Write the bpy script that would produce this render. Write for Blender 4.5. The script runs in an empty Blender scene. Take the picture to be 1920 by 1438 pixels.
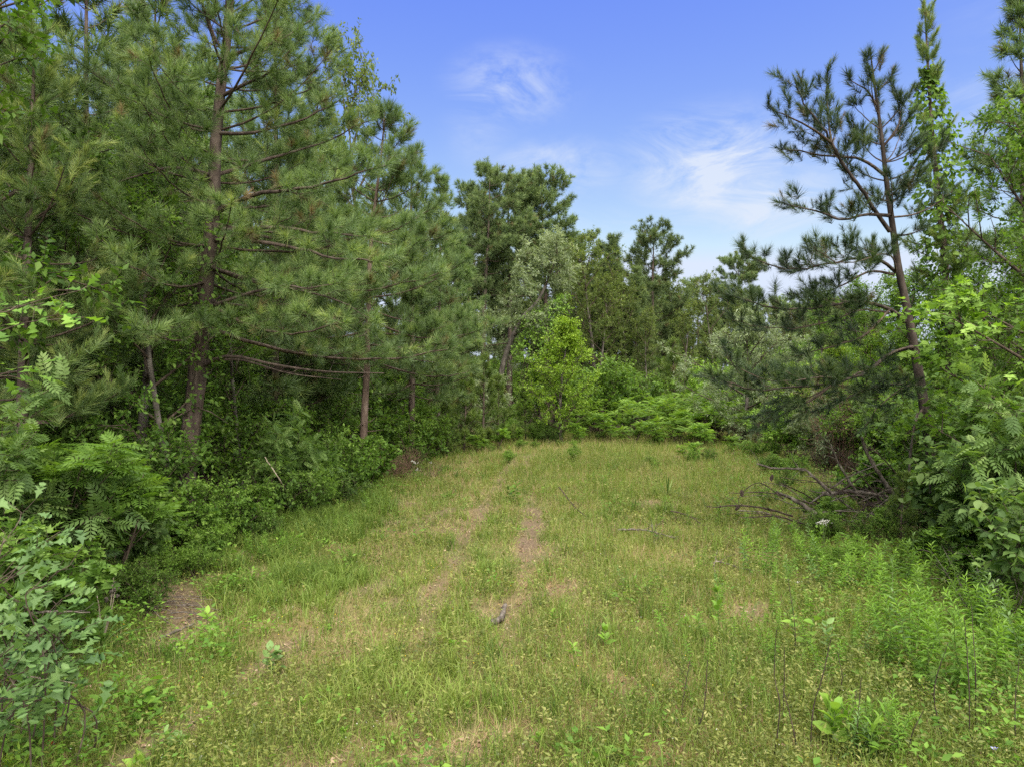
import bpy, math
import numpy as np

# ------------------------------------------------------------------ camera, sky, sun, exposure
SC = bpy.context.scene
COL = SC.collection
F = 1331.0            # focal length in pixels of the 1920 px wide photograph
CH = 3.2              # camera height in metres
cam_d = bpy.data.cameras.new('camera')
cam_d.sensor_width = 36.0
cam_d.lens = F / 1920.0 * 36.0
cam_d.clip_start = 0.05
cam_d.clip_end = 3000.0
cam = bpy.data.objects.new('camera', cam_d)
COL.objects.link(cam)
cam.location = (0, 0, CH)
cam.rotation_euler = (math.radians(90), 0, 0)
SC.camera = cam

SUN_EL, SUN_AZ = 62.0, 160.0      # azimuth clockwise from the view direction (+Y)
world = bpy.data.worlds.new('World')
SC.world = world
world.use_nodes = True
wn, wl = world.node_tree.nodes, world.node_tree.links
wn.clear()
w_out = wn.new('ShaderNodeOutputWorld')
w_bg = wn.new('ShaderNodeBackground')
w_bg.inputs['Strength'].default_value = 0.061
sky = wn.new('ShaderNodeTexSky')
sky.sky_type = 'NISHITA'
sky.sun_disc = False
sky.sun_elevation = math.radians(SUN_EL)
sky.sun_rotation = math.radians(SUN_AZ)
sky.altitude = 100
sky.air_density = 1.0
sky.dust_density = 1.2
sky.ozone_density = 3.0
# the photograph's deeper, slightly violet blue: each channel of the sky graded by its own power
sep = wn.new('ShaderNodeSeparateColor'); wl.new(sky.outputs['Color'], sep.inputs[0])
com = wn.new('ShaderNodeCombineColor')
for i_, (k_, p_) in enumerate(((.70, 1.62), (.615, 1.38), (3.48, .12))):
    pw = wn.new('ShaderNodeMath'); pw.operation = 'POWER'; pw.inputs[1].default_value = p_
    wl.new(sep.outputs[i_], pw.inputs[0])
    ml = wn.new('ShaderNodeMath'); ml.operation = 'MULTIPLY'; ml.inputs[1].default_value = k_
    wl.new(pw.outputs[0], ml.inputs[0])
    mn = wn.new('ShaderNodeMath'); mn.operation = 'MINIMUM'; mn.inputs[1].default_value = (3.1, 3.5, 9.)[i_]
    wl.new(ml.outputs[0], mn.inputs[0]); wl.new(mn.outputs[0], com.inputs[i_])
# thin cirrus: stretched, warped noise on the sky direction, denser round a few wisps
geo = wn.new('ShaderNodeTexCoord')
def wmath(op, a=None, b=None, c=None):
    n = wn.new('ShaderNodeMath'); n.operation = op
    for i, v in enumerate((a, b, c)):
        if v is None: continue
        if isinstance(v, (int, float)): n.inputs[i].default_value = v
        else: wl.new(v, n.inputs[i])
    return n.outputs[0]
mapn = wn.new('ShaderNodeMapping')
mapn.inputs['Rotation'].default_value = (0.0, math.radians(28), 0.0)
mapn.inputs['Scale'].default_value = (4.2, 4.2, 11.0)
wl.new(geo.outputs['Generated'], mapn.inputs['Vector'])
nz = wn.new('ShaderNodeTexNoise')
nz.inputs['Scale'].default_value = 1.5
nz.inputs['Detail'].default_value = 12.0
nz.inputs['Roughness'].default_value = 0.66
nz.inputs['Distortion'].default_value = .9
wl.new(mapn.outputs['Vector'], nz.inputs['Vector'])
nzf = wmath('MULTIPLY', wmath('SUBTRACT', nz.outputs['Fac'], 0.40), 4.2)
def wisp(px, py, wx, wy, k):
    d = np.array([(px - 960) / F, 1.0, -(py - 719) / F]); d /= np.linalg.norm(d)
    sub = wn.new('ShaderNodeVectorMath'); sub.operation = 'SUBTRACT'
    wl.new(geo.outputs['Generated'], sub.inputs[0]); sub.inputs[1].default_value = tuple(d)
    mul = wn.new('ShaderNodeVectorMath'); mul.operation = 'MULTIPLY'
    wl.new(sub.outputs[0], mul.inputs[0]); mul.inputs[1].default_value = (F / wx, F / max(wx, wy), F / wy)
    ln = wn.new('ShaderNodeVectorMath'); ln.operation = 'LENGTH'
    wl.new(mul.outputs[0], ln.inputs[0])
    mr = wn.new('ShaderNodeMapRange'); mr.interpolation_type = 'SMOOTHSTEP'
    mr.inputs['From Min'].default_value = 1.0; mr.inputs['From Max'].default_value = 0.0
    mr.inputs['To Min'].default_value = 0.0; mr.inputs['To Max'].default_value = k
    wl.new(ln.outputs['Value'], mr.inputs['Value'])
    return mr.outputs[0]
wsum = None
for a in ((1345, 315, 215, 130, 1.35), (1450, 380, 170, 95, 1.1), (1290, 270, 160, 70, .9), (960, 165, 150, 85, .75), (1050, 320, 190, 70, .7), (900, 250, 90, 90, .3),
          (1890, 190, 200, 110, .35), (1150, 430, 300, 60, .3), (-1200, 300, 600, 200, .6), (3600, 250, 700, 240, .6), (2600, -300, 500, 240, .6), (-600, -600, 700, 240, .5)):
    o = wisp(*a)
    wsum = o if wsum is None else wmath('MAXIMUM', wsum, o)
cl = wmath('MULTIPLY', wmath('MAXIMUM', nzf, 0.0), wsum)
clc = wmath('MINIMUM', cl, 0.85)
cmix = wn.new('ShaderNodeMix'); cmix.data_type = 'RGBA'
cmix.inputs[7].default_value = (3.3, 3.6, 4.15, 1)
wl.new(clc, cmix.inputs['Factor']); wl.new(com.outputs[0], cmix.inputs[6])
wl.new(cmix.outputs[2], w_bg.inputs['Color'])
wl.new(w_bg.outputs[0], w_out.inputs['Surface'])

sun_d = bpy.data.lights.new('sun', 'SUN')
sun_d.energy = 3.2
sun_d.angle = math.radians(100)
sun_d.color = (1.0, 0.95, 0.86)
sun = bpy.data.objects.new('sun', sun_d)
COL.objects.link(sun)
sun.rotation_euler = (math.radians(90 - SUN_EL), 0, math.radians(180 - SUN_AZ))
sun.location = (0, 0, 60)

SC.view_settings.view_transform = 'Standard'
SC.view_settings.look = 'None'
SC.view_settings.gamma = 1.0
SC.view_settings.exposure = 1.95
SC.view_settings.use_curve_mapping = False
SC.render.engine = 'CYCLES'
SC.cycles.max_bounces = 10
SC.cycles.diffuse_bounces = 5
SC.cycles.glossy_bounces = 2
SC.cycles.transmission_bounces = 7
SC.cycles.transparent_max_bounces = 4
SC.cycles.use_denoising = False
SC.cycles.caustics_reflective = False
SC.cycles.caustics_refractive = False

# ------------------------------------------------------------------ helpers
UP = np.array([0., 0., 1.])
def at(px, py, d):
    return np.array([(px - 960) / F * d, d, CH - (py - 719) / F * d])
def nrm(v):
    v = np.asarray(v, float)
    return v / np.maximum(np.linalg.norm(v, axis=-1, keepdims=True), 1e-9)

_lat = np.random.default_rng(77).random((6, 64, 64))
def noise(x, y, s, k=0):
    """smooth value noise, about 0..1, feature size s metres"""
    u, v = np.asarray(x, float) / s + 31.7 * k, np.asarray(y, float) / s + 17.3 * k
    i, j = np.floor(u).astype(int), np.floor(v).astype(int)
    a, b = u - i, v - j
    a, b = a * a * (3 - 2 * a), b * b * (3 - 2 * b)
    L = _lat[k % 6]
    g = lambda p, q: L[p % 64, q % 64]
    return (g(i, j) * (1 - a) + g(i + 1, j) * a) * (1 - b) + (g(i, j + 1) * (1 - a) + g(i + 1, j + 1) * a) * b
def fbm(x, y, s, k=0):
    return .5 * noise(x, y, s, k) + .3 * noise(x, y, s * .43, k + 1) + .2 * noise(x, y, s * .19, k + 2)

def gpx(px, py):
    d = CH * F / (py - 719.0)
    return ((px - 960) / F * d, d)
RUTS = [  # pixel paths along the bare ground, half width in metres, strength
    ([(790, 1200), (815, 1120), (850, 1068), (872, 1010), (905, 960), (940, 900), (965, 860)], .20, .58),
    ([(948, 1230), (955, 1180), (976, 1100), (988, 1045), (997, 1000), (998, 950), (992, 900), (985, 860)], .18, .42),
    ([(984, 1050), (996, 1005), (999, 955)], .24, 1.1),
    ([(150, 1480), (250, 1400), (330, 1350), (430, 1282), (490, 1235), (560, 1195), (650, 1150), (760, 1130), (830, 1095)], .18, .95),
    ([(220, 1090), (300, 1100), (345, 1140), (365, 1180), (310, 1200)], .27, .75),
    ([(500, 1090), (470, 1060), (440, 1040)], .25, .7),
    ([(700, 985), (790, 985), (840, 960)], .25, .55),
    ([(1090, 1290), (1250, 1300), (1330, 1360), (1250, 1420)], .34, .62),
    ([(1040, 1120), (1120, 1100), (1180, 1120)], .3, .5),
    ([(640, 1130), (720, 1100)], .3, .6),
]
RUTG = [(np.array([gpx(*p) for p in ps]), w, s) for ps, w, s in RUTS]
def seg_dist(x, y, P):
    best = np.full(np.shape(x), 1e9)
    for a, b in zip(P[:-1], P[1:]):
        ab = b - a
        t = np.clip(((x - a[0]) * ab[0] + (y - a[1]) * ab[1]) / (ab @ ab), 0, 1)
        best = np.minimum(best, np.hypot(x - a[0] - t * ab[0], y - a[1] - t * ab[1]))
    return best
def bare(x, y):
    x, y = np.asarray(x, float), np.asarray(y, float)
    b = np.zeros(np.shape(x))
    wob = .35 + 1.3 * fbm(x, y, .8, 3)
    for P, w, s in RUTG:
        d = seg_dist(x, y, P)
        b = np.maximum(b, s * np.clip(1.5 - d / (w * wob), 0, 1))
    b *= np.clip(2.8 * (fbm(x, y, 1.0, 2) - .16), .2, 1.4)
    b = np.maximum(b, .8 * np.clip((fbm(x, y, 1.7, 4) - .63) * 5, 0, 1))
    return np.clip(b, 0, 1)
LE = np.array([gpx(-60, 1330), gpx(150, 1180), gpx(300, 1060), gpx(500, 965), gpx(650, 915), gpx(720, 865), gpx(810, 830), gpx(840, 815)])
RE = np.array([(5.2, 4.0), (6.6, 9.0), (7.6, 12.0), (7.9, 16.0), (9.5, 22.0), (11.5, 30.0), (13.5, 44.0)])
def left_edge(y): return np.interp(y, LE[:, 1], LE[:, 0])
def right_edge(y): return np.interp(y, RE[:, 1], RE[:, 0])
def inside(x, y):
    """1 in the open meadow, falling to 0 under the trees"""
    m = np.minimum(x - left_edge(y), right_edge(y) - x)
    m = np.minimum(m, 46 - y)
    return np.clip(.5 + m / 1.6, 0, 1)
def terr(x, y):
    x, y = np.asarray(x, float), np.asarray(y, float)
    fade = np.clip((70 - np.hypot(x, y)) / 30, 0, 1)
    z = .22 * (noise(x, y, 7, 1) - .5) + .05 * (noise(x, y, 1.1, 2) - .5)
    ru = np.zeros(np.shape(x))
    for P, w, s in RUTG[:4]:
        ru = np.maximum(ru, np.clip(1.3 - seg_dist(x, y, P) / (w * 1.6), 0, 1))
    return (z - .06 * ru) * fade
def ground_at(px, py):
    x, y = gpx(px, py)
    return np.array([x, y, float(terr(x, y))])

class MB:
    def __init__(s):
        s.V, s.F3, s.F4, s.A, s.M3, s.M4, s.n = [], [], [], [], [], [], 0
    def add(s, v, f, var=0.5, mat=0):
        v = np.asarray(v, np.float32).reshape(-1, 3)
        f = np.asarray(f, np.int64)
        if len(f) == 0: return
        s.V.append(v)
        s.A.append(np.broadcast_to(np.asarray(var, np.float32), (len(v),)).copy())
        if f.shape[1] == 3: s.F3.append(f + s.n); s.M3.append(np.full(len(f), mat, np.int32))
        else: s.F4.append(f + s.n); s.M4.append(np.full(len(f), mat, np.int32))
        s.n += len(v)
    def mesh(s, name, mats, smooth=False):
        me = bpy.data.meshes.new(name)
        for m in mats: me.materials.append(m)
        if not s.V: return me
        V = np.concatenate(s.V)
        f3 = np.concatenate(s.F3) if s.F3 else np.zeros((0, 3), np.int64)
        f4 = np.concatenate(s.F4) if s.F4 else np.zeros((0, 4), np.int64)
        m = np.concatenate((s.M3 + s.M4)) if (s.M3 or s.M4) else np.zeros(0, np.int32)
        loops = np.concatenate([f3.ravel(), f4.ravel()]).astype(np.int32)
        starts = np.concatenate([np.arange(len(f3)) * 3, len(f3) * 3 + np.arange(len(f4)) * 4]).astype(np.int32)
        me.vertices.add(len(V)); me.vertices.foreach_set('co', V.ravel())
        me.loops.add(len(loops)); me.loops.foreach_set('vertex_index', loops)
        me.polygons.add(len(starts)); me.polygons.foreach_set('loop_start', starts)
        me.polygons.foreach_set('material_index', m)
        if smooth: me.polygons.foreach_set('use_smooth', np.ones(len(starts), bool))
        at_ = me.attributes.new('var', 'FLOAT', 'POINT')
        at_.data.foreach_set('value', np.concatenate(s.A))
        me.update(calc_edges=True)
        return me
    def tube(s, pts, rad, k=6, var=.5, mat=0, cap=True):
        pts = np.asarray(pts, float); n = len(pts)
        rad = np.broadcast_to(np.asarray(rad, float), (n,))
        T = nrm(np.gradient(pts, axis=0))
        ref = np.array([.3, .9, .2]) if abs(T[0] @ UP) > .8 else UP
        X = nrm(np.cross(T, ref)); Y = np.cross(T, X)
        a = np.arange(k) * 2 * np.pi / k
        R = (np.cos(a)[None, :, None] * X[:, None] + np.sin(a)[None, :, None] * Y[:, None]) * rad[:, None, None]
        V = (pts[:, None] + R).reshape(-1, 3)
        i = np.arange(n - 1)[:, None] * k; j = np.arange(k)[None]; j2 = (j + 1) % k
        Fq = np.stack([i + j, i + j2, i + k + j2, i + k + j], -1).reshape(-1, 4)
        s.add(V, Fq, var, mat)
        if cap:
            for e, base in ((0, 0), (n - 1, (n - 1) * k)):
                c = pts[e]
                ring = V[base:base + k]
                f = [(0, 1 + q, 1 + (q + 1) % k) for q in range(k)]
                s.add(np.vstack([c[None], ring]), f, var, mat)
    def segs(s, P0, P1, r0, r1, var=.5, mat=0):
        P0, P1 = np.asarray(P0, float).reshape(-1, 3), np.asarray(P1, float).reshape(-1, 3)
        n = len(P0)
        if n == 0: return
        D = nrm(P1 - P0)
        X = nrm(np.cross(D, np.array([.31, .52, .79]))); Y = np.cross(D, X)
        r0 = np.broadcast_to(np.asarray(r0, float), (n,)); r1 = np.broadcast_to(np.asarray(r1, float), (n,))
        V = np.empty((n, 6, 3))
        for q in range(3):
            o = math.cos(q * 2.0944) * X + math.sin(q * 2.0944) * Y
            V[:, q] = P0 + o * r0[:, None]; V[:, 3 + q] = P1 + o * r1[:, None]
        b = np.arange(n)[:, None, None] * 6
        f = np.array([[0, 1, 4, 3], [1, 2, 5, 4], [2, 0, 3, 5]])[None] + b
        s.add(V.reshape(-1, 3), f.reshape(-1, 4), var, mat)
    def scatter(s, tpl, P, D, N, S, var=None, mat=0):
        """place a leaf template at P with its Y axis along D and its Z axis near N"""
        tv, tf, ta = tpl
        P = np.asarray(P, float).reshape(-1, 3); n = len(P)
        if n == 0: return
        Y = nrm(D); X = nrm(np.cross(Y, N)); Z = np.cross(X, Y)
        S = np.broadcast_to(np.asarray(S, float), (n,))
        V = (tv[None, :, 0:1] * X[:, None] + tv[None, :, 1:2] * Y[:, None] + tv[None, :, 2:3] * Z[:, None]) * S[:, None, None] + P[:, None]
        f = tf[None] + (np.arange(n) * len(tv))[:, None, None]
        if var is None: var = np.full(n, .5)
        a = np.clip(np.asarray(var)[:, None] + ta[None], 0, 1)
        s.add(V.reshape(-1, 3), f.reshape(-1, tf.shape[1]), a.ravel(), mat)

def catmull(pts, n):
    P = np.asarray(pts, float)
    P = np.vstack([2 * P[0] - P[1], P, 2 * P[-1] - P[-2]])
    m = len(P) - 3
    u = np.linspace(0, m - 1e-6, n); i = u.astype(int); t = (u - i)[:, None]
    a, b, c, d = P[i], P[i + 1], P[i + 2], P[i + 3]
    return .5 * (2 * b + (c - a) * t + (2 * a - 5 * b + 4 * c - d) * t ** 2 + (3 * b - a - 3 * c + d) * t ** 3)

# leaf templates: vertices, triangles, brightness offset
def tpl(v, f, a=None):
    v = np.array(v, float); f = np.array(f, int)
    return v, f, (np.zeros(len(v)) if a is None else np.array(a, float))
def leaf2(w, fold=.06, droop=.08):
    return tpl([(0, 0, 0), (-w, .42, fold), (w, .42, fold), (0, 1, -droop)], [(0, 2, 3), (0, 3, 1)])
def leaf4(w, fold=.05, droop=.1, pos=.42):
    return tpl([(0, 0, 0), (-w, pos, fold), (w, pos, fold), (0, 1, -droop), (0, .5, 0), (-w * .72, pos + .28, fold * .6), (w * .72, pos + .28, fold * .6), (-w * .7, pos - .25, fold * .5), (w * .7, pos - .25, fold * .5)],
               [(0, 8, 4), (8, 2, 4), (2, 6, 4), (6, 3, 4), (3, 5, 4), (5, 1, 4), (1, 7, 4), (7, 0, 4)])
def outline_leaf(pts, fold=.06, droop=.1):
    R = [(abs(x), y) for x, y in pts]
    v = [(0, 0, 0)] + [(0, y, -droop * y * y) for _, y in R] + [(0, 1, -droop)]
    m = len(R); base = len(v)
    v += [(x, y, fold * x / .3 - droop * y * y) for x, y in R]
    v += [(-x, y, fold * x / .3 - droop * y * y) for x, y in R]
    f = []
    for s in (0, 1):
        o = base + s * m
        def T(a, b, c): f.append((a, b, c) if s == 0 else (a, c, b))
        T(0, o, 1)
        for i in range(m - 1):
            T(1 + i, o + i, o + i + 1); T(1 + i, o + i + 1, 2 + i)
        T(m, o + m - 1, m + 1)
    return tpl(v, f)
LOBED = outline_leaf([(.05, .12), (.10, .3), (.24, .42), (.10, .52), (.34, .74), (.13, .72), (.2, .93)], .05, .14)
MAPLE = outline_leaf([(.18, .02), (.22, .14), (.48, .26), (.26, .34), (.50, .62), (.22, .58), (.14, .74)], .05, .2)
HEART = outline_leaf([(.26, -.04), (.38, .18), (.36, .4), (.24, .65), (.1, .86)], .06, .12)
OVATE = leaf4(.26)
BROAD = leaf4(.3, .06, .16)
LEAF = leaf2(.25)
LANCE = leaf2(.11, .04, .2)
NARROW = leaf2(.16, .05, .05)
def pinnate(pairs, ll, w, droop=.25, arch=.0):
    V, Fs, A, n = [], [], [], 0
    lt = leaf2(w, .05, .05)
    ys = np.linspace(.22, .93, pairs)
    def put(p, ang, sc, da):
        nonlocal n
        c, s_ = math.cos(ang), math.sin(ang)
        v = lt[0] * sc
        r = np.stack([v[:, 0] * c + v[:, 1] * s_, -v[:, 0] * s_ + v[:, 1] * c, v[:, 2] - .25 * v[:, 1]], 1) + p
        V.append(r); Fs.append(lt[1] + n); A.append(np.full(4, da)); n += 4
    for i, y in enumerate(ys):
        p = np.array([0, y, -droop * y * y])
        sc = ll * (1 - .55 * abs(y - .55))
        for sg in (-1, 1): put(p, sg * (1.15 - .35 * y), sc, .05 * ((i % 3) - 1))
    put(np.array([0, .97, -droop]), 0, ll * .8, .06)
    # rachis
    yy = np.linspace(0, 1, 4)
    r = []
    for y in yy: r += [(-.008, y, -droop * y * y), (.008, y, -droop * y * y)]
    V.append(np.array(r)); A.append(np.full(8, .1))
    for i in range(3): Fs.append(np.array([(0, 1, 3), (0, 3, 2)]) + n + 2 * i)
    return np.vstack(V), np.vstack(Fs), np.concatenate(A)
PINN = pinnate(8, .30, .17)
PINN_BIG = pinnate(5, .42, .2)
def tuft(n, w, y0, y1, a0, a1, seed, ln=1.0, tip=0.0):
    """pine shoot: n needles, each one thin blade, along the local Y axis"""
    g = np.random.default_rng(seed)
    y = g.uniform(y0, y1, n); t = (y - y0) / (y1 - y0)
    th = np.radians(a0 + (a1 - a0) * t + g.normal(0, 9, n)); ph = g.uniform(0, 2 * np.pi, n)
    d = np.stack([np.sin(th) * np.cos(ph), np.cos(th), np.sin(th) * np.sin(ph)], 1)
    L = ln * g.uniform(.75, 1.1, n)
    sd = nrm(np.cross(d, nrm(g.normal(size=(n, 3))))) * w / 2
    b = np.stack([np.zeros(n), y, np.zeros(n)], 1)
    V = np.stack([b - sd, b + sd, b + d * L[:, None]], 1).reshape(-1, 3)
    f = np.arange(3 * n).reshape(-1, 3)
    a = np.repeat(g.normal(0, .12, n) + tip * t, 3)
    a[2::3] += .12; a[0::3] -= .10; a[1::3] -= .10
    return V, f, a
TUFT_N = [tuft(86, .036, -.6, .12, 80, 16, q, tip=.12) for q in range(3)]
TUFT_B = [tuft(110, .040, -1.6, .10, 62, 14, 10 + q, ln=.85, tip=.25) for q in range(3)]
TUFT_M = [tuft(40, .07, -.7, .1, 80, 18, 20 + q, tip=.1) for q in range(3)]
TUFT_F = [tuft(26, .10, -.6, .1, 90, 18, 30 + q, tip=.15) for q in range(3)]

# ------------------------------------------------------------------ materials
def newmat(name):
    m = bpy.data.materials.new(name); m.use_nodes = True
    nt = m.node_tree; nt.nodes.clear()
    return m, nt.nodes, nt.links
def ramp(N, stops):
    r = N.new('ShaderNodeValToRGB')
    e = r.color_ramp.elements
    while len(e) < len(stops): e.new(.5)
    for i, (p, c) in enumerate(stops):
        e[i].position = p; e[i].color = (*c, 1)
    return r
def leafmat(name, stops, trans=.3, rough=.5, spec=.35, tcol=(1.15, 1.2, .55), vary=.22):
    m, N, L = newmat(name)
    out = N.new('ShaderNodeOutputMaterial')
    a = N.new('ShaderNodeAttribute'); a.attribute_name = 'var'
    r = ramp(N, stops); L.new(a.outputs['Fac'], r.inputs['Fac'])
    oi = N.new('ShaderNodeObjectInfo')
    mr = N.new('ShaderNodeMapRange'); mr.inputs['To Min'].default_value = 1 - vary; mr.inputs['To Max'].default_value = 1 + vary
    L.new(oi.outputs['Random'], mr.inputs['Value'])
    mul = N.new('ShaderNodeMix'); mul.data_type = 'RGBA'; mul.blend_type = 'MULTIPLY'; mul.inputs['Factor'].default_value = 1
    L.new(r.outputs['Color'], mul.inputs[6]); L.new(mr.outputs['Result'], mul.inputs[7])
    b = N.new('ShaderNodeBsdfPrincipled')
    b.inputs['Roughness'].default_value = rough
    b.inputs['Specular IOR Level'].default_value = spec
    L.new(mul.outputs[2], b.inputs['Base Color'])
    t = N.new('ShaderNodeBsdfTranslucent')
    tm = N.new('ShaderNodeMix'); tm.data_type = 'RGBA'; tm.blend_type = 'MULTIPLY'; tm.inputs['Factor'].default_value = 1
    tm.inputs[7].default_value = (*tcol, 1)
    L.new(mul.outputs[2], tm.inputs[6]); L.new(tm.outputs[2], t.inputs['Color'])
    mx = N.new('ShaderNodeMixShader'); mx.inputs[0].default_value = trans
    L.new(b.outputs[0], mx.inputs[1]); L.new(t.outputs[0], mx.inputs[2]); L.new(mx.outputs[0], out.inputs['Surface'])
    return m
def barkmat(name, c1, c2, c3, scale=7.0, bump=.6):
    m, N, L = newmat(name)
    out = N.new('ShaderNodeOutputMaterial'); b = N.new('ShaderNodeBsdfPrincipled')
    b.inputs['Roughness'].default_value = .9; b.inputs['Specular IOR Level'].default_value = .15
    tc = N.new('ShaderNodeTexCoord'); mp = N.new('ShaderNodeMapping'); mp.inputs['Scale'].default_value = (1, 1, .33)
    L.new(tc.outputs['Object'], mp.inputs['Vector'])
    v = N.new('ShaderNodeTexVoronoi'); v.inputs['Scale'].default_value = scale * 1.6; v.feature = 'DISTANCE_TO_EDGE'
    n = N.new('ShaderNodeTexNoise'); n.inputs['Scale'].default_value = scale; n.inputs['Detail'].default_value = 6
    n2 = N.new('ShaderNodeTexNoise'); n2.inputs['Scale'].default_value = 1.3; n2.inputs['Detail'].default_value = 3
    for q in (v, n): L.new(mp.outputs['Vector'], q.inputs['Vector'])
    L.new(tc.outputs['Object'], n2.inputs['Vector'])
    r = ramp(N, [(.28, c1), (.52, c2), (.75, c3)]); L.new(n.outputs['Fac'], r.inputs['Fac'])
    r2 = ramp(N, [(.35, (.72, .72, .72)), (.68, (1.2, 1.2, 1.2))]); L.new(n2.outputs['Fac'], r2.inputs['Fac'])
    mu = N.new('ShaderNodeMix'); mu.data_type = 'RGBA'; mu.blend_type = 'MULTIPLY'; mu.inputs['Factor'].default_value = 1
    L.new(r.outputs['Color'], mu.inputs[6]); L.new(r2.outputs['Color'], mu.inputs[7]); L.new(mu.outputs[2], b.inputs['Base Color'])
    ad = N.new('ShaderNodeMath'); ad.operation = 'ADD'
    L.new(v.outputs['Distance'], ad.inputs[0]); L.new(n.outputs['Fac'], ad.inputs[1])
    bp = N.new('ShaderNodeBump'); bp.inputs['Strength'].default_value = bump; bp.inputs['Distance'].default_value = .03
    L.new(ad.outputs[0], bp.inputs['Height']); L.new(bp.outputs[0], b.inputs['Normal'])
    L.new(b.outputs[0], out.inputs['Surface'])
    return m
M = {}
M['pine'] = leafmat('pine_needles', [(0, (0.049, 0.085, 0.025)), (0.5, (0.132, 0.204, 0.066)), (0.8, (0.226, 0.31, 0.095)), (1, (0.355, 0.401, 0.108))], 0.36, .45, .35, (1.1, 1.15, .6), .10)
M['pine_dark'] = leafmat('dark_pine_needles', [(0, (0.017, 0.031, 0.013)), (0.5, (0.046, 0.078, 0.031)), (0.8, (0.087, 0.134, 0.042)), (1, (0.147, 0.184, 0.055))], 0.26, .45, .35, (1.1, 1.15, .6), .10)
M['pine_far'] = leafmat('distant_pine_needles', [(0, (0.053, 0.085, 0.035)), (0.5, (0.134, 0.194, 0.074)), (1, (0.248, 0.31, 0.111))], 0.35, .6, .2, (1.1, 1.15, .6), .25)  # slight grey painted into the needles stands in for distance haze
M['pine_young'] = leafmat('young_pine_needles', [(0, (0.044, 0.079, 0.014)), (0.5, (0.12, 0.188, 0.035)), (1, (0.253, 0.315, 0.069))], 0.36, .45, .35, (1.1, 1.15, .6), .2)
M['pine_dry'] = leafmat('browning_pine_needles', [(0, (.06, .05, .02)), (.5, (.13, .12, .045)), (1, (.24, .16, .07))], .2, .6)
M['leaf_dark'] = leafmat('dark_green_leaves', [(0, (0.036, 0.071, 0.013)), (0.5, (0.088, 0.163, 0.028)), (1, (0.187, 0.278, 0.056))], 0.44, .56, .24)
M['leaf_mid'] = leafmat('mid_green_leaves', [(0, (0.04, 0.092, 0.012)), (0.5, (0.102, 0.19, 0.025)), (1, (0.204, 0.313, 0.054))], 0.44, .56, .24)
M['leaf_fresh'] = leafmat('fresh_green_leaves', [(0, (0.071, 0.145, 0.018)), (0.5, (0.156, 0.276, 0.035)), (1, (0.283, 0.422, 0.074))], 0.44, .56, .24)
M['leaf_lime'] = leafmat('yellow_green_leaves', [(0, (0.078, 0.152, 0.012)), (0.5, (0.172, 0.283, 0.019)), (1, (0.3, 0.406, 0.048))], .38, .5, .3)
M['leaf_blue'] = leafmat('blue_green_leaves', [(0, (0.044, 0.091, 0.02)), (0.5, (0.111, 0.192, 0.044)), (1, (0.228, 0.322, 0.092))], 0.44, .56, .24)
M['leaf_silver'] = leafmat('silvery_leaves', [(0, (0.085, 0.118, 0.052)), (0.5, (0.182, 0.23, 0.109)), (1, (0.337, 0.385, 0.218))], 0.44, .6, .3, (1.1, 1.15, .7))
M['leaf_sumac'] = leafmat('sumac_leaves', [(0, (0.06, 0.135, 0.017)), (0.5, (0.142, 0.252, 0.034)), (1, (0.3, 0.423, 0.066))], 0.42, .56, .24)
M['leaf_far'] = leafmat('distant_leaves', [(0, (0.046, 0.073, 0.015)), (0.5, (0.099, 0.14, 0.035)), (1, (0.185, 0.222, 0.058))], 0.44, .6, .2)
M['weed'] = leafmat('weed_leaves', [(0, (0.059, 0.14, 0.015)), (0.5, (0.132, 0.252, 0.03)), (1, (0.251, 0.392, 0.055))], 0.42, .56, .24, vary=.12)
M['weed_dull'] = leafmat('dull_weed_leaves', [(0, (0.048, 0.108, 0.027)), (0.5, (0.109, 0.196, 0.05)), (1, (0.19, 0.294, 0.081))], .34, .5, .35, vary=.15)
M['grass'] = leafmat('meadow_grass_blades', [(0, (0.049, 0.097, 0.016)), (0.22, (0.118, 0.185, 0.03)), (0.45, (0.204, 0.272, 0.049)), (0.62, (0.298, 0.314, 0.088)), (0.78, (0.41, 0.325, 0.169)), (0.9, (0.373, 0.228, 0.135)), (1, (0.324, 0.157, 0.101))], 0.38, .6, .25, (1.1, 1.1, .6))
M['cover'] = leafmat('low_ground_cover_leaves', [(0, (0.062, 0.093, 0.019)), (0.4, (0.164, 0.202, 0.038)), (0.75, (0.268, 0.288, 0.064)), (1, (0.397, 0.372, 0.129))], 0.38, .5, .3)
M['white'] = leafmat('white_petals', [(0, (0.413, 0.402, 0.326)), (1, (0.6, 0.584, 0.517))], .3, .6, .2, (1, 1, 1))
M['yellow'] = leafmat('yellow_petals', [(0, (.6, .42, .03)), (1, (.75, .6, .05))], .3, .6, .2, (1, 1, 1))
M['red'] = leafmat('red_leaves', [(0, (.35, .03, .02)), (1, (.5, .07, .04))], .3, .5)
M['violet'] = leafmat('violet_petals', [(0, (.25, .22, .6)), (1, (.4, .38, .75))], .3, .5, tcol=(1, 1, 1))
M['litter'] = leafmat('dead_leaf_litter', [(0, (.10, .055, .03)), (.5, (.22, .14, .085)), (1, (.40, .30, .20))], .1, .8, .1, (1, .9, .7))
M['bark_pine'] = barkmat('pine_bark', (.040, .030, .024), (.095, .070, .055), (.18, .14, .11))
M['bark_red'] = barkmat('upper_pine_bark', (.07, .048, .036), (.15, .105, .08), (.24, .18, .14))
M['bark_grey'] = barkmat('grey_bark', (.05, .042, .034), (.13, .112, .092), (.24, .21, .175))
M['twig'] = barkmat('twig_bark', (.035, .025, .018), (.085, .062, .045), (.15, .115, .085), 14, .3)
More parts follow.
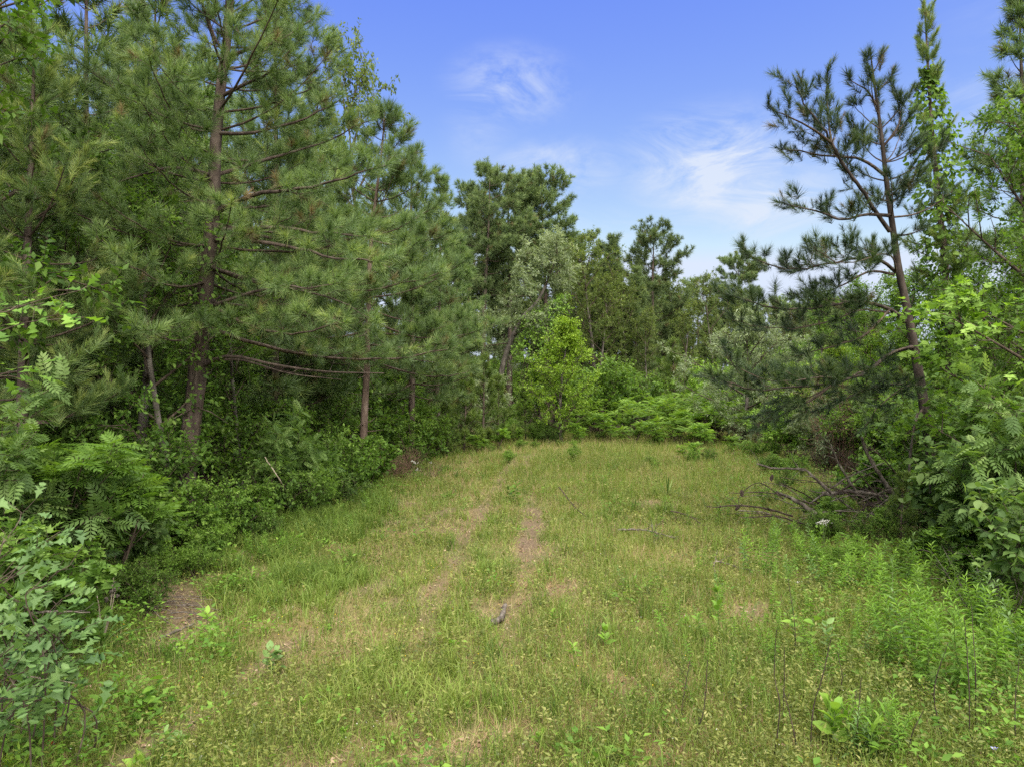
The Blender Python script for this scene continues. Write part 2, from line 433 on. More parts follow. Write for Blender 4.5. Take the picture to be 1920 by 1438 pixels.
M['dead'] = barkmat('weathered_dead_wood', (.045, .036, .028), (.115, .095, .075), (.25, .215, .18), 12, .6)
M['dead_dark'] = barkmat('dark_dead_stalk', (.022, .015, .012), (.055, .038, .03), (.10, .07, .055), 20, .3)
M['dead_pale'] = barkmat('pale_dry_stalk', (.17, .13, .09), (.29, .24, .17), (.42, .36, .27), 16, .3)
M['bark_dark'] = barkmat('dark_pine_bark', (.022, .017, .013), (.055, .042, .033), (.105, .082, .065))
M['dead_red'] = barkmat('red_brown_dead_twigs', (.08, .045, .03), (.17, .10, .07), (.28, .18, .13), 16, .3)
M['stem'] = leafmat('green_stems', [(0, (.05, .09, .02)), (1, (.13, .18, .05))], .05, .6, .3)
M['rock'] = barkmat('pale_stone', (.30, .25, .20), (.45, .39, .33), (.58, .52, .46), 9, .4)

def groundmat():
    m, N, L = newmat('meadow_soil')
    out = N.new('ShaderNodeOutputMaterial'); b = N.new('ShaderNodeBsdfPrincipled')
    b.inputs['Roughness'].default_value = .95; b.inputs['Specular IOR Level'].default_value = .1
    tc = N.new('ShaderNodeTexCoord')
    def nz_(s, d, r_=.6):
        n = N.new('ShaderNodeTexNoise'); n.inputs['Scale'].default_value = s; n.inputs['Detail'].default_value = d; n.inputs['Roughness'].default_value = r_
        L.new(tc.outputs['Object'], n.inputs['Vector']); return n
    n1, n2, n3 = nz_(.5, 6), nz_(5, 8, .7), nz_(28, 6, .7)
    thatch = ramp(N, [(.3, (.085, .072, .026)), (.48, (.155, .125, .05)), (.62, (.22, .165, .085)), (.78, (.30, .235, .14))]); L.new(n2.outputs['Fac'], thatch.inputs['Fac'])
    green = ramp(N, [(.3, (.045, .068, .014)), (.7, (.115, .135, .032))]); L.new(n3.outputs['Fac'], green.inputs['Fac'])
    soil = ramp(N, [(.28, (.070, .045, .028)), (.5, (.128, .090, .056)), (.72, (.225, .170, .108))]); L.new(n3.outputs['Fac'], soil.inputs['Fac'])
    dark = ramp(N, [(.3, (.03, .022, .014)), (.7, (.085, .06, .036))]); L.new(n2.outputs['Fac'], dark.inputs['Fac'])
    def mixc(f, a, c):
        x = N.new('ShaderNodeMix'); x.data_type = 'RGBA'
        L.new(f, x.inputs['Factor']); L.new(a, x.inputs[6]); L.new(c, x.inputs[7]); return x.outputs[2]
    g1 = ramp(N, [(.42, (0, 0, 0)), (.6, (1, 1, 1))]); L.new(n1.outputs['Fac'], g1.inputs['Fac'])
    c = mixc(g1.outputs['Color'], thatch.outputs['Color'], green.outputs['Color'])
    a1 = N.new('ShaderNodeAttribute'); a1.attribute_name = 'bare'
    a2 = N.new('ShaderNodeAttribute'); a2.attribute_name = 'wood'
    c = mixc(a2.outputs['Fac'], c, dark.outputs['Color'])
    c = mixc(a1.outputs['Fac'], c, soil.outputs['Color'])
    L.new(c, b.inputs['Base Color'])
    bp = N.new('ShaderNodeBump'); bp.inputs['Strength'].default_value = .7; bp.inputs['Distance'].default_value = .04
    L.new(n3.outputs['Fac'], bp.inputs['Height']); L.new(bp.outputs[0], b.inputs['Normal'])
    L.new(b.outputs[0], out.inputs['Surface'])
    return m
M['ground'] = groundmat()

# ------------------------------------------------------------------ scene objects
def ob(name, me, parent=None, loc=None):
    o = bpy.data.objects.new(name, me); COL.objects.link(o)
    if parent is not None: o.parent = parent
    if loc is not None: o.location = loc
    return o
def tag(o, label, cat, group=None, kind=None):
    if label: o['label'] = label
    if cat: o['category'] = cat
    if group: o['group'] = group
    if kind: o['kind'] = kind
    return o
def root(name, loc, label, cat, group=None, rz=0., sc=1.):
    e = bpy.data.objects.new(name, None); COL.objects.link(e)
    e.empty_display_size = .2
    e.location = loc; e.rotation_euler = (0, 0, rz)
    e.scale = (sc, sc, sc) if np.isscalar(sc) else sc
    return tag(e, label, cat, group)
def place(proto, name, label, cat, loc, rz=0., sc=1., group=None):
    e = root(name, loc, label, cat, group, rz, sc)
    for pname, me, mw in proto:
        o = ob(pname, me, e)
        if mw is not None: o.matrix_local = mw
        if pname in ('crown', 'foliage', 'leaves', 'twigs'): o['kind'] = 'stuff'
    return e
def gz(x, y): return float(terr(x, y))
def on(px, d, dz=0.):
    """ground point seen at column px at distance d"""
    x = (px - 960) / F * d
    return (x, d, gz(x, d) - .03 + dz)

# ------------------------------------------------------------------ the ground
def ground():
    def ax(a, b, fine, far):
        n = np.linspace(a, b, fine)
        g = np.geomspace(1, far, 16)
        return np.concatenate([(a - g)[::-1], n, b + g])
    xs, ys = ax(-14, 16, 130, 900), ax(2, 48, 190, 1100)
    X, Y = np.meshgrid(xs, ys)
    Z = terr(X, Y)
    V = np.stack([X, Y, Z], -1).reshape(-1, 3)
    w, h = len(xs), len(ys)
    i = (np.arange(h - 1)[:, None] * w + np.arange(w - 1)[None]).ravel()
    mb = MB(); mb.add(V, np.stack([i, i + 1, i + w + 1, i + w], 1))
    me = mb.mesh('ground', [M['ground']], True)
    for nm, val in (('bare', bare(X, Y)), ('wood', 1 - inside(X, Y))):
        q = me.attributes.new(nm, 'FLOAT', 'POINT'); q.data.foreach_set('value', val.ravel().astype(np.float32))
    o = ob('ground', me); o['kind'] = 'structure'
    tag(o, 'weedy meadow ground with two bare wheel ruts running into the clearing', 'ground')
ground()

# ------------------------------------------------------------------ plant growers
class Tree:
    """collects wood, twigs, needle shoots and leaves of one plant"""
    def __init__(s, seed):
        s.g = np.random.default_rng(seed)
        s.wood = MB(); s.branches = []; s.dry = .035
        s.p0, s.p1, s.r0, s.r1 = [], [], [], []
        s.tp, s.td, s.ts, s.tv = [], [], [], []
        s.lp, s.ld, s.ll = [], [], []
    def twig(s, a, b, ra, rb):
        s.p0.append(a); s.p1.append(b); s.r0.append(ra); s.r1.append(rb)
    def shoot(s, p, d, sc, v):
        s.tp.append(p); s.td.append(d); s.ts.append(sc); s.tv.append(v)
    def leafy(s, p, d, L):
        s.lp.append(p); s.ld.append(d); s.ll.append(L)
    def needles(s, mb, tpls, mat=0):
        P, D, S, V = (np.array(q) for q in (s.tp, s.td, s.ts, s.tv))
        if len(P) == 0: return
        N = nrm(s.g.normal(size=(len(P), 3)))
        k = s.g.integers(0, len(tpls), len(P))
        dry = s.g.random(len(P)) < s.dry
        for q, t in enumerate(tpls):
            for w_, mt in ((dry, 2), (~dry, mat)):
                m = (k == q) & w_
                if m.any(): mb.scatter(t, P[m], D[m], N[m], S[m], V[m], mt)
    def leaves(s, mb, t, k, size, mat=0, out=.9, droop=.25, flat=.9, vtop=None, jit=.0):
        P, D, L = np.array(s.lp), nrm(np.array(s.ld)), np.array(s.ll)
        n = len(P)
        if n == 0: return
        g = s.g
        tt = (np.arange(k)[None] + g.random((n, k))) / k
        pos = P[:, None] + D[:, None] * (L[:, None] * (.1 + .9 * tt))[..., None]
        pos = pos + g.normal(0, 1, pos.shape) * jit
        q = nrm(g.normal(size=(n, k, 3)))
        perp = nrm(q - (q * D[:, None]).sum(-1, keepdims=True) * D[:, None])
        dr = nrm(D[:, None] * .55 + perp * out - UP * droop)
        nm = nrm(UP * flat + g.normal(0, .45, (n, k, 3)))
        S = size * g.uniform(.6, 1.2, (n, k))
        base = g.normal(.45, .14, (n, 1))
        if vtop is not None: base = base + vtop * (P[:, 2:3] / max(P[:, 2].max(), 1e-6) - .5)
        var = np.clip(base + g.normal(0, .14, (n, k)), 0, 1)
        mb.scatter(t, pos.reshape(-1, 3), dr.reshape(-1, 3), nm.reshape(-1, 3), S.ravel(), var.ravel(), mat)
    def twigs(s, mb, mat):
        if s.p0: mb.segs(np.array(s.p0), np.array(s.p1), np.array(s.r0), np.array(s.r1), .5, mat)

def pine_limb(T, pts, r0, mb, side=.9, gap=.26, start=.3, ts=.2, up=.35, fin=.2, sides=5, v0=.45, droopy=0., twig_gap=.2):
    g = T.g
    n = max(6, int(len(pts) * 3))
    c = catmull(pts, n)
    sl = np.linalg.norm(np.diff(c, axis=0), axis=1); cum = np.concatenate([[0], np.cumsum(sl)]); L = cum[-1]
    wob = g.normal(0, .012 * L, c.shape) * (cum / L)[:, None] * .5; c = c + wob
    rad = r0 * (1 - .86 * (cum / L)) + .004
    mb.tube(c, rad, sides, .5, 0, False)
    m = max(2, int(L * (1 - start) / gap))
    tan_all = nrm(np.gradient(c, axis=0))
    sg = 1
    def end(p, d, sc=1.):
        d = nrm(d + UP * up * g.uniform(.2, 1.2) + g.normal(0, .18, 3))
        T.shoot(p + d * .05, d, ts * sc * g.uniform(.6, 1.25), np.clip(g.normal(v0, .17), 0, 1))
    for i in range(m):
        s_ = (start + (1 - start) * (i + g.random()) / m) * L
        p = np.array([np.interp(s_, cum, c[:, q]) for q in range(3)])
        tn = tan_all[min(n - 1, np.searchsorted(cum, s_))]
        sg = -sg
        perp = nrm(np.cross(tn, UP) + 1e-6)
        d = nrm(tn * g.uniform(.45, .9) + perp * sg * g.uniform(.45, 1.0) + UP * (g.uniform(-.1, .55) - droopy))
        ln = side * (1.15 - .75 * s_ / L) * g.uniform(.5, 1.2)
        mid = p + d * ln * .5 + UP * g.normal(0, .03)
        d2 = nrm(d + UP * up * .6 + g.normal(0, .15, 3))
        e = mid + d2 * ln * .5
        rr = max(.004, .35 * np.interp(s_, cum, rad))
        T.twig(p, mid, rr, rr * .7); T.twig(mid, e, rr * .7, .004)
        end(e, d2)
        k = int(ln / twig_gap)
        for j in range(k):
            t = g.uniform(.25, .95)
            q = p + (mid - p) * min(1, t * 2) + (e - mid) * max(0, t * 2 - 1)
            pr = nrm(np.cross(d2, g.normal(size=3)))
            dd = nrm(d2 * .7 + pr * .75 + UP * up * .5)
            l2 = g.uniform(.10, .30) * min(1.3, .6 + ln * .5)
            q2 = q + dd * l2
            T.twig(q, q2, .005, .003)
            end(q2, dd, g.uniform(.8, 1.05))
    end(c[-1], tan_all[-1]); end(c[-2], tan_all[-1])

def make_pine(seed, H, r0, cb, Lmax, prof='cone', whorl=.5, per=3, ts=.2, tpls=None, side=.9, gap=.26, el=(0, 50), curve=.15, trunk=None, dead=0,
              mats=('pine', 'twig', 'bark_pine'), limbs=(), bias=None, v0=.45, up=.35, twig_gap=.2, skip=None, fork=None, tk=9, limb_k=4):
    """returns parts of a pine: trunk, crown, and a branch for each hand laid limb"""
    T = Tree(seed); g = T.g
    if trunk is None:
        zz = np.linspace(0, H, 9)
        lean = g.normal(0, .02, 2)
        trunk = np.stack([lean[0] * zz + .05 * np.sin(zz * .5 + seed), lean[1] * zz + .05 * np.cos(zz * .43 + seed), zz], 1)
    tp = catmull(trunk, 26)
    h = (tp[:, 2] - tp[0, 2]) / (tp[-1, 2] - tp[0, 2])
    rad = r0 * (1 - h) ** .85 + .012 + r0 * .35 * np.exp(-h * H / .35)
    T.wood.tube(tp, rad, tk, .5, 0, True)
    crown = MB()
    az = g.uniform(0, 6.28)
    z = cb
    while z < H - .25:
        t = (z - cb) / (H - cb)
        if prof == 'cone': L = Lmax * (1 - t) ** .75
        elif prof == 'dome': L = Lmax * math.sqrt(max(0.02, 1 - max(0, (t - .35) / .65) ** 2)) * (.55 + .45 * min(1, t / .35))
        else: L = Lmax * (.35 + .65 * math.sin(math.pi * min(1, t * .8 + .2)) ** .8)
        base = np.array([np.interp(z, tp[:, 2], tp[:, q]) for q in range(3)])
        for _ in range(max(1, int(round(per + g.normal(0, .8))))):
            az += 2.4 + g.normal(0, .5)
            l = max(.35, L * g.uniform(.6, 1.12))
            hd = np.array([math.cos(az), math.sin(az), 0])
            if bias is not None: l *= 1 + bias[2] * (hd[0] * bias[0] + hd[1] * bias[1])
            if skip is not None and skip(base, hd, t, g): continue
            e = math.radians(el[0] + (el[1] - el[0]) * t + g.normal(0, 8))
            ss = np.linspace(0, 1, 5)[:, None]
            bend = g.normal(0, .12)
            pr = np.array([-hd[1], hd[0], 0])
            pts = base + hd * l * ss * math.cos(e) + UP * (l * ss * math.sin(e) + l * curve * ss ** 2 - l * .06 * np.sin(ss * 3.1)) + pr * bend * l * ss ** 2
            r = max(.008, min(.5 * np.interp(z, tp[:, 2], rad), .008 + .0062 * l))
            pine_limb(T, pts, r, crown_wood(crown), side=side * min(1, .4 + l / 3), gap=gap, ts=ts, up=up, v0=v0, twig_gap=twig_gap, sides=limb_k, start=.2)
        z += whorl * g.uniform(.7, 1.3)
    # leader
    T.shoot(tp[-1], nrm(tp[-1] - tp[-2]), ts * 1.1, .6)
    parts = []
    for spec in limbs:
        pts, r, kw = spec
        b = MB()
        foliage = kw.pop('foliage', True)
        if foliage: pine_limb(T, pts, r, b, ts=ts, **{**dict(side=side, gap=gap, v0=v0, up=up, twig_gap=twig_gap, sides=6), **kw})
        else:
            c = catmull(pts, 14); b.tube(c, np.linspace(r, r * .25, 14), 6, .5, 0, True)
            for _ in range(kw.get('n', 6)):
                i = g.integers(3, 13); d = nrm(g.normal(size=3) + UP * .2); b.segs(c[i], c[i] + d * g.uniform(.2, .6), r * .2, .003)
        parts.append(('branch', b.mesh('branch', [M[mats[2]] if r > .03 else M[mats[1]]], True), None))
    for q in range(dead):   # bare stubs low on the trunk
        zz = g.uniform(.15, .95) * cb; a = g.uniform(0, 6.28); l = g.uniform(.4, 1.4)
        p = np.array([np.interp(zz, tp[:, 2], tp[:, c]) for c in range(3)])
        d = nrm(np.array([math.cos(a), math.sin(a), g.normal(0, .2)]))
        T.wood.tube([p, p + d * l * .5, p + d * l + UP * g.normal(0, .1)], [.018, .012, .004], 4, .5, 0, False)
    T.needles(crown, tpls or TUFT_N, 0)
    T.twigs(crown, 1)
    return [('trunk', T.wood.mesh('trunk', [M[mats[2]]], True), None),
            ('crown', crown.mesh('crown', [M[mats[0]], M[mats[1]], M['pine_dry']]), None)] + parts
class crown_wood:
    """limbs drawn into the crown mesh with the twig material"""
    def __init__(s, mb): s.mb = mb
    def tube(s, c, rad, k, var, mat, cap): s.mb.tube(c, rad, k, var, 1, cap)

def make_hardwood(seed, H, r0, cb, W, tpl_=LEAF, size=.13, k=12, mats=('leaf_mid', 'twig', 'bark_grey'), limbs=11, sub=5, sub2=4, el=(25, 70), trunk=None, shape='round',
                  twl=.45, droop=.25, flat=.9, vtop=.35, targets=None, jit=.03, curve=.2):
    T = Tree(seed); g = T.g
    if trunk is None:
        zz = np.linspace(0, H * .9, 8)
        trunk = np.stack([.03 * H * np.sin(zz / H * 4 + seed), .03 * H * np.cos(zz / H * 3 + seed * 2) - .03 * H * math.cos(seed * 2), zz], 1)
    tp = catmull(trunk, 18)
    s = np.linspace(0, 1, 18)
    T.wood.tube(tp, r0 * (1 - s) ** .8 + .012, 8, .5, 0, True)
    crown = MB()
    az = g.uniform(0, 6.28)
    for i in range(limbs):
        t = (i + g.random()) / limbs
        z = cb + (tp[-1, 2] - cb) * t
        if shape == 'round': l = W * (.45 + .55 * math.sin(math.pi * min(1, .2 + t * .75)))
        elif shape == 'cone': l = W * (1.05 - .85 * t)
        else: l = W * (.8 - .3 * t)
        l *= g.uniform(.7, 1.15)
        az += 2.4 + g.normal(0, .4)
        b = np.array([np.interp(z, tp[:, 2], tp[:, q]) for q in range(3)])
        e = math.radians(el[0] + (el[1] - el[0]) * t + g.normal(0, 7))
        hd = np.array([math.cos(az), math.sin(az), 0]); pr = np.array([-hd[1], hd[0], 0])
        ss = np.linspace(0, 1, 5)[:, None]
        pts = b + hd * l * ss * math.cos(e) + UP * (l * ss * math.sin(e) + curve * l * ss ** 2 * (1 - t)) + pr * g.normal(0, .15) * l * ss ** 2
        c = catmull(pts, 9); r = min(.5 * r0, .012 + .014 * l)
        crown.tube(c, np.linspace(r, .008, 9), 4, .5, 1, False)
        grow2(T, c, l, r, sub, sub2, twl)
    grow2(T, tp[-7:], (H - cb) * .25, r0 * .2, sub + 2, sub2, twl)
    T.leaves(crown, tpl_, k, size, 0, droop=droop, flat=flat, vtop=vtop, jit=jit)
    T.twigs(crown, 1)
    return [('trunk', T.wood.mesh('trunk', [M[mats[2]]], True), None), ('crown', crown.mesh('crown', [M[mats[0]], M[mats[1]]]), None)]
def grow2(T, c, l, r, sub, sub2, twl):
    g = T.g; n = len(c)
    tan = nrm(np.gradient(c, axis=0))
    for j in range(sub):
        i = min(n - 1, int(n * (.25 + .75 * (j + g.random()) / sub)))
        d = nrm(tan[i] * .6 + nrm(np.cross(tan[i], g.normal(size=3))) * .8 + UP * g.uniform(-.1, .5))
        L2 = max(.25, l * g.uniform(.25, .48))
        m = c[i] + d * L2 * .5; e = m + nrm(d + UP * .15 + g.normal(0, .2, 3)) * L2 * .5
        rr = max(.005, r * .35)
        T.twig(c[i], m, rr, rr * .7); T.twig(m, e, rr * .7, .004)
        for q in range(sub2):
            t = g.uniform(.25, 1.)
            p = c[i] + (m - c[i]) * min(1, 2 * t) + (e - m) * max(0, 2 * t - 1)
            dd = nrm(d * .6 + nrm(np.cross(d, g.normal(size=3))) * .9 + UP * .15)
            ll = twl * g.uniform(.6, 1.25)
            T.twig(p, p + dd * ll, .005, .002); T.leafy(p, dd, ll)
        T.leafy(e - d * twl * .4, d, twl)
    T.leafy(c[-1] - tan[-1] * twl * .4, tan[-1], twl)

def make_shrub(seed, H, W, stems=7, tpl_=OVATE, size=.1, k=9, mats=('leaf_mid', 'twig'), sub=6, sub2=3, twl=.32, droop=.2, flat=.9, bare_low=.15, vtop=.4, arch=.4, jit=.0, out=.9, r=.014, upright=.0):
    T = Tree(seed); g = T.g
    wood = MB(); fol = MB()
    az = g.uniform(0, 6.28)
    for i in range(stems):
        az += 2.4 + g.normal(0, .3)
        rr = W * math.sqrt((i + .5) / stems) * g.uniform(.75, 1.1)
        h = H * (1 - .45 * (rr / max(W, 1e-6)) ** 2) * g.uniform(.8, 1.08)
        hd = np.array([math.cos(az), math.sin(az), 0])
        ss = np.linspace(0, 1, 6)[:, None]
        pts = hd * .06 + hd * rr * ss ** (1.3 + upright) + UP * h * (ss * (1 + arch * .3) - arch * .3 * ss ** 3) + np.cumsum(g.normal(0, .03 * h, (6, 3)), 0) * ss
        c = catmull(pts, 11)
        wood.tube(c, np.linspace(r * (.7 + .5 * h), .004, 11), 5, .5, 0, False)
        n0 = int(11 * bare_low)
        grow2(T, c[n0:], h * .62, r * .6, sub, sub2, twl)
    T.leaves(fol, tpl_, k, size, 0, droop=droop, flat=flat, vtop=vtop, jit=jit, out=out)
    T.twigs(fol, 1)
    return [('stems', wood.mesh('stems', [M[mats[1]]], True), None), ('foliage', fol.mesh('foliage', [M[mats[0]], M[mats[1]]]), None)]

def make_sumac(seed, H, W, stems=5, mats=('leaf_sumac', 'twig'), size=.42, tp_=PINN, per=10, fork=3):
    """bare forking stems, each topped by a flat rosette of pinnate fronds"""
    T = Tree(seed); g = T.g
    wood = MB(); fol = MB(); P, D, N, S, V = [], [], [], [], []
    for i in range(stems):
        a = g.uniform(0, 6.28); rr = W * math.sqrt(g.random())
        h = H * g.uniform(.6, 1.05)
        p = np.array([math.cos(a) * rr * .35, math.sin(a) * rr * .35, 0]); e = np.array([math.cos(a) * rr, math.sin(a) * rr, h * .65])
        c = catmull([p, (p + e) / 2 + g.normal(0, .05, 3), e], 6)
        wood.tube(c, np.linspace(.02, .012, 6), 5, .5, 0, False)
        for f in range(fork):
            aa = g.uniform(0, 6.28)
            s0 = c[g.integers(3, 6)]
            d = nrm(np.array([math.cos(aa) * .6, math.sin(aa) * .6, g.uniform(.5, 1.1)]))
            e2 = s0 + d * h * g.uniform(.2, .42)
            wood.segs(s0, e2, .011, .006)
            n = per + g.integers(-2, 3)
            th = np.arange(n) * 2.4 + g.random()
            el = g.uniform(-.15, .75, n)
            dd = np.stack([np.cos(th) * np.cos(el), np.sin(th) * np.cos(el), np.sin(el)], 1)
            P.append(e2 - d * np.linspace(.28, 0, n)[:, None] * h * .25); D.append(dd); N.append(nrm(UP + .3 * g.normal(size=(n, 3))))
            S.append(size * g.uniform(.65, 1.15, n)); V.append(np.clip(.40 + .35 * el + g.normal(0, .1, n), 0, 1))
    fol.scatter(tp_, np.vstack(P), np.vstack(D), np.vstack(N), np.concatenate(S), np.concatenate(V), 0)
    return [('stems', wood.mesh('stems', [M[mats[1]]], True), None), ('foliage', fol.mesh('foliage', [M[mats[0]]]), None)]

def make_brush(seed, H, W, n=26, mat='dead_red', r=.008, sub=7):
    """leafless twiggy bush"""
    g = np.random.default_rng(seed); mb = MB(); tw = MB()
    for i in range(n):
        a = g.uniform(0, 6.28); rr = W * math.sqrt(g.random()); h = H * g.uniform(.5, 1.1)
        p = np.array([math.cos(a) * rr * .3, math.sin(a) * rr * .3, -.03]); e = np.array([math.cos(a) * rr, math.sin(a) * rr, h])
        c = catmull([p, p * .4 + e * .6 + np.array([0, 0, .15 * h]) + g.normal(0, .06, 3), e], 7)
        mb.tube(c, np.linspace(r, r * .25, 7), 4, .5, 0, False)
        for j in range(sub):
            q = c[g.integers(2, 7)]; d = nrm(g.normal(size=3) + UP * .3)
            l = g.uniform(.15, .4) * H
            tw.segs(q, q + d * l, r * .4, r * .15)
            tw.segs(q + d * l * .5, q + d * l * .5 + nrm(d + g.normal(0, .6, 3)) * l * .5, r * .3, r * .12)
    return [('stems', mb.mesh('stems', [M[mat]], True), None), ('twigs', tw.mesh('twigs', [M[mat]]), None)]

# ------------------------------------------------------------------ prototypes of trees
PM = [make_pine(101 + q, 13.5 - q, .13, 1.5 + .5 * q, 3.0, 'cone', .48, 3.2, .30, TUFT_M, side=1.0, gap=.25, el=(-4, 48), mats=('pine', 'twig', 'bark_pine'), dead=6, up=.3, twig_gap=.14) for q in range(3)]
PF = [make_pine(201, 20., .26, 10.5, 4.2, 'dome', .88, 3.2, .38, TUFT_F, side=1.8, gap=.24, el=(8, 30), curve=.1, mats=('pine_far', 'twig', 'bark_pine'), dead=5, v0=.45, twig_gap=.13),
      make_pine(202, 19., .24, 11.0, 4.0, 'dome', .88, 3.2, .38, TUFT_F, side=1.8, gap=.24, el=(16, 34), curve=.05, mats=('pine_far', 'twig', 'bark_pine'), dead=5, v0=.4, twig_gap=.13),
      make_pine(203, 17., .24, 4.5, 3.4, 'dome', .85, 3.2, .38, TUFT_F, side=1.7, gap=.25, el=(0, 36), curve=.1, mats=('pine_far', 'twig', 'bark_pine'), dead=3, v0=.45, twig_gap=.13),
      make_pine(204, 15., .20, 2.5, 3.0, 'cone', .48, 3.6, .46, TUFT_F, side=1.2, gap=.34, el=(-5, 50), curve=.1, mats=('pine_far', 'twig', 'bark_pine'), dead=0, v0=.42, twig_gap=.13)]
PY = [make_pine(301, 3.4, .04, .25, 1.05, 'cone', .28, 3.4, .24, TUFT_M, side=.5, gap=.24, el=(20, 65), curve=.15, mats=('pine_young', 'twig', 'bark_pine'), v0=.5, up=.6),
      make_pine(302, 5.0, .06, .4, 1.5, 'cone', .36, 3.3, .28, TUFT_M, side=.6, gap=.26, el=(12, 62), curve=.15, mats=('pine_young', 'twig', 'bark_pine'), v0=.45, up=.6)]
HW = [make_hardwood(401, 11., .16, 3.0, 3.2, LEAF, .15, 13, ('leaf_mid', 'twig', 'bark_grey'), 15, 7, 5, twl=.55),
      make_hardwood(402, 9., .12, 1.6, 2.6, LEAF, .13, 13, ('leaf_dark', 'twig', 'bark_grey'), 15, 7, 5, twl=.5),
      make_hardwood(403, 14., .18, 4.0, 3.4, LEAF, .19, 12, ('leaf_far', 'twig', 'bark_grey'), 16, 7, 5, twl=.6),
      make_hardwood(404, 7., .07, .8, 1.7, LEAF, .11, 13, ('leaf_mid', 'twig', 'bark_grey'), 14, 6, 5, twl=.42)]
print('protos trees')

# ------------------------------------------------------------------ the tall trees of the two edges
def pxpath(base, pts):
    """pixel/distance triples -> points relative to base"""
    return np.array([at(*p) for p in pts]) - np.asarray(base)

# big pine at the left edge of the clearing
b = np.array(on(338, 15))
tr = pxpath(b, [(338, 1006, 15), (348, 890, 15), (365, 750, 15), (380, 600, 15), (393, 470, 15), (401, 380, 15), (404, 280, 15), (416, 150, 15), (430, 40, 15), (436, -90, 15), (436, -330, 15)])
tr[0, 2] = -.1
lim = [
    (pxpath(b, [(393, 425, 15), (440, 432, 14.6), (520, 427, 14.2), (600, 436, 13.9), (700, 445, 13.6)]), .055, dict(start=.25, side=1.1)),
    (pxpath(b, [(396, 450, 15), (470, 452, 14.4), (560, 468, 13.8), (640, 485, 13.3), (730, 500, 13)]), .055, dict(start=.25, side=1.1)),
    (pxpath(b, [(402, 400, 15), (480, 365, 14.3), (560, 356, 13.8), (640, 338, 13.4), (720, 308, 13.2)]), .05, dict(start=.2, side=1.2)),
    (pxpath(b, [(372, 690, 15), (430, 668, 14.7), (520, 685, 14.4), (610, 697, 14.2), (720, 700, 14.0)]), .045, dict(foliage=False, n=14)),
    (pxpath(b, [(372, 680, 15), (450, 675, 15.2), (540, 700, 15.3), (640, 712, 15.5)]), .035, dict(foliage=False, n=12)),
    (pxpath(b, [(424, 105, 15), (402, 70, 14.9), (391, 30, 14.8), (392, -30, 14.7)]), .035, dict(side=.7)),
    (pxpath(b, [(424, 108, 15), (470, 92, 14.8), (520, 78, 14.6), (580, 40, 14.5)]), .04, dict(side=.9)),
    (pxpath(b, [(417, 180, 15), (460, 158, 14.6), (510, 132, 14.3), (565, 70, 14.1)]), .04, dict(side=.9)),
    (pxpath(b, [(408, 250, 15), (470, 250, 14.5), (560, 225, 14.2), (640, 190, 14)]), .04, dict(side=1.0)),
    (pxpath(b, [(402, 330, 15), (500, 300, 15.3), (600, 270, 15.8), (690, 230, 16)]), .04, dict(side=1.0)),
    (pxpath(b, [(400, 330, 15), (330, 315, 14.5), (260, 330, 14.2), (200, 350, 14)]), .04, dict(side=.9)),
    (pxpath(b, [(380, 580, 15), (440, 560, 14.3), (520, 540, 13.7), (620, 560, 13.3), (700, 600, 13.2)]), .04, dict(side=1.0, start=.3)),
    (pxpath(b, [(388, 500, 15), (460, 520, 14.0), (560, 540, 13.0), (640, 530, 12.5)]), .04, dict(side=1.0, start=.35)),
]
big = make_pine(11, tr[-1, 2], .215, 4.4, 4.3, 'cone', .44, 3.0, .235, TUFT_N, side=1.0, gap=.26, el=(-6, 52), curve=.12, trunk=tr, limbs=lim, bias=(.9, -.1, .3), up=.3, dead=5, v0=.46, twig_gap=.13)
place(big, 'pine_tree', 'big pine leaning over the left edge of the clearing, vine-wrapped lower trunk', 'tree', b)

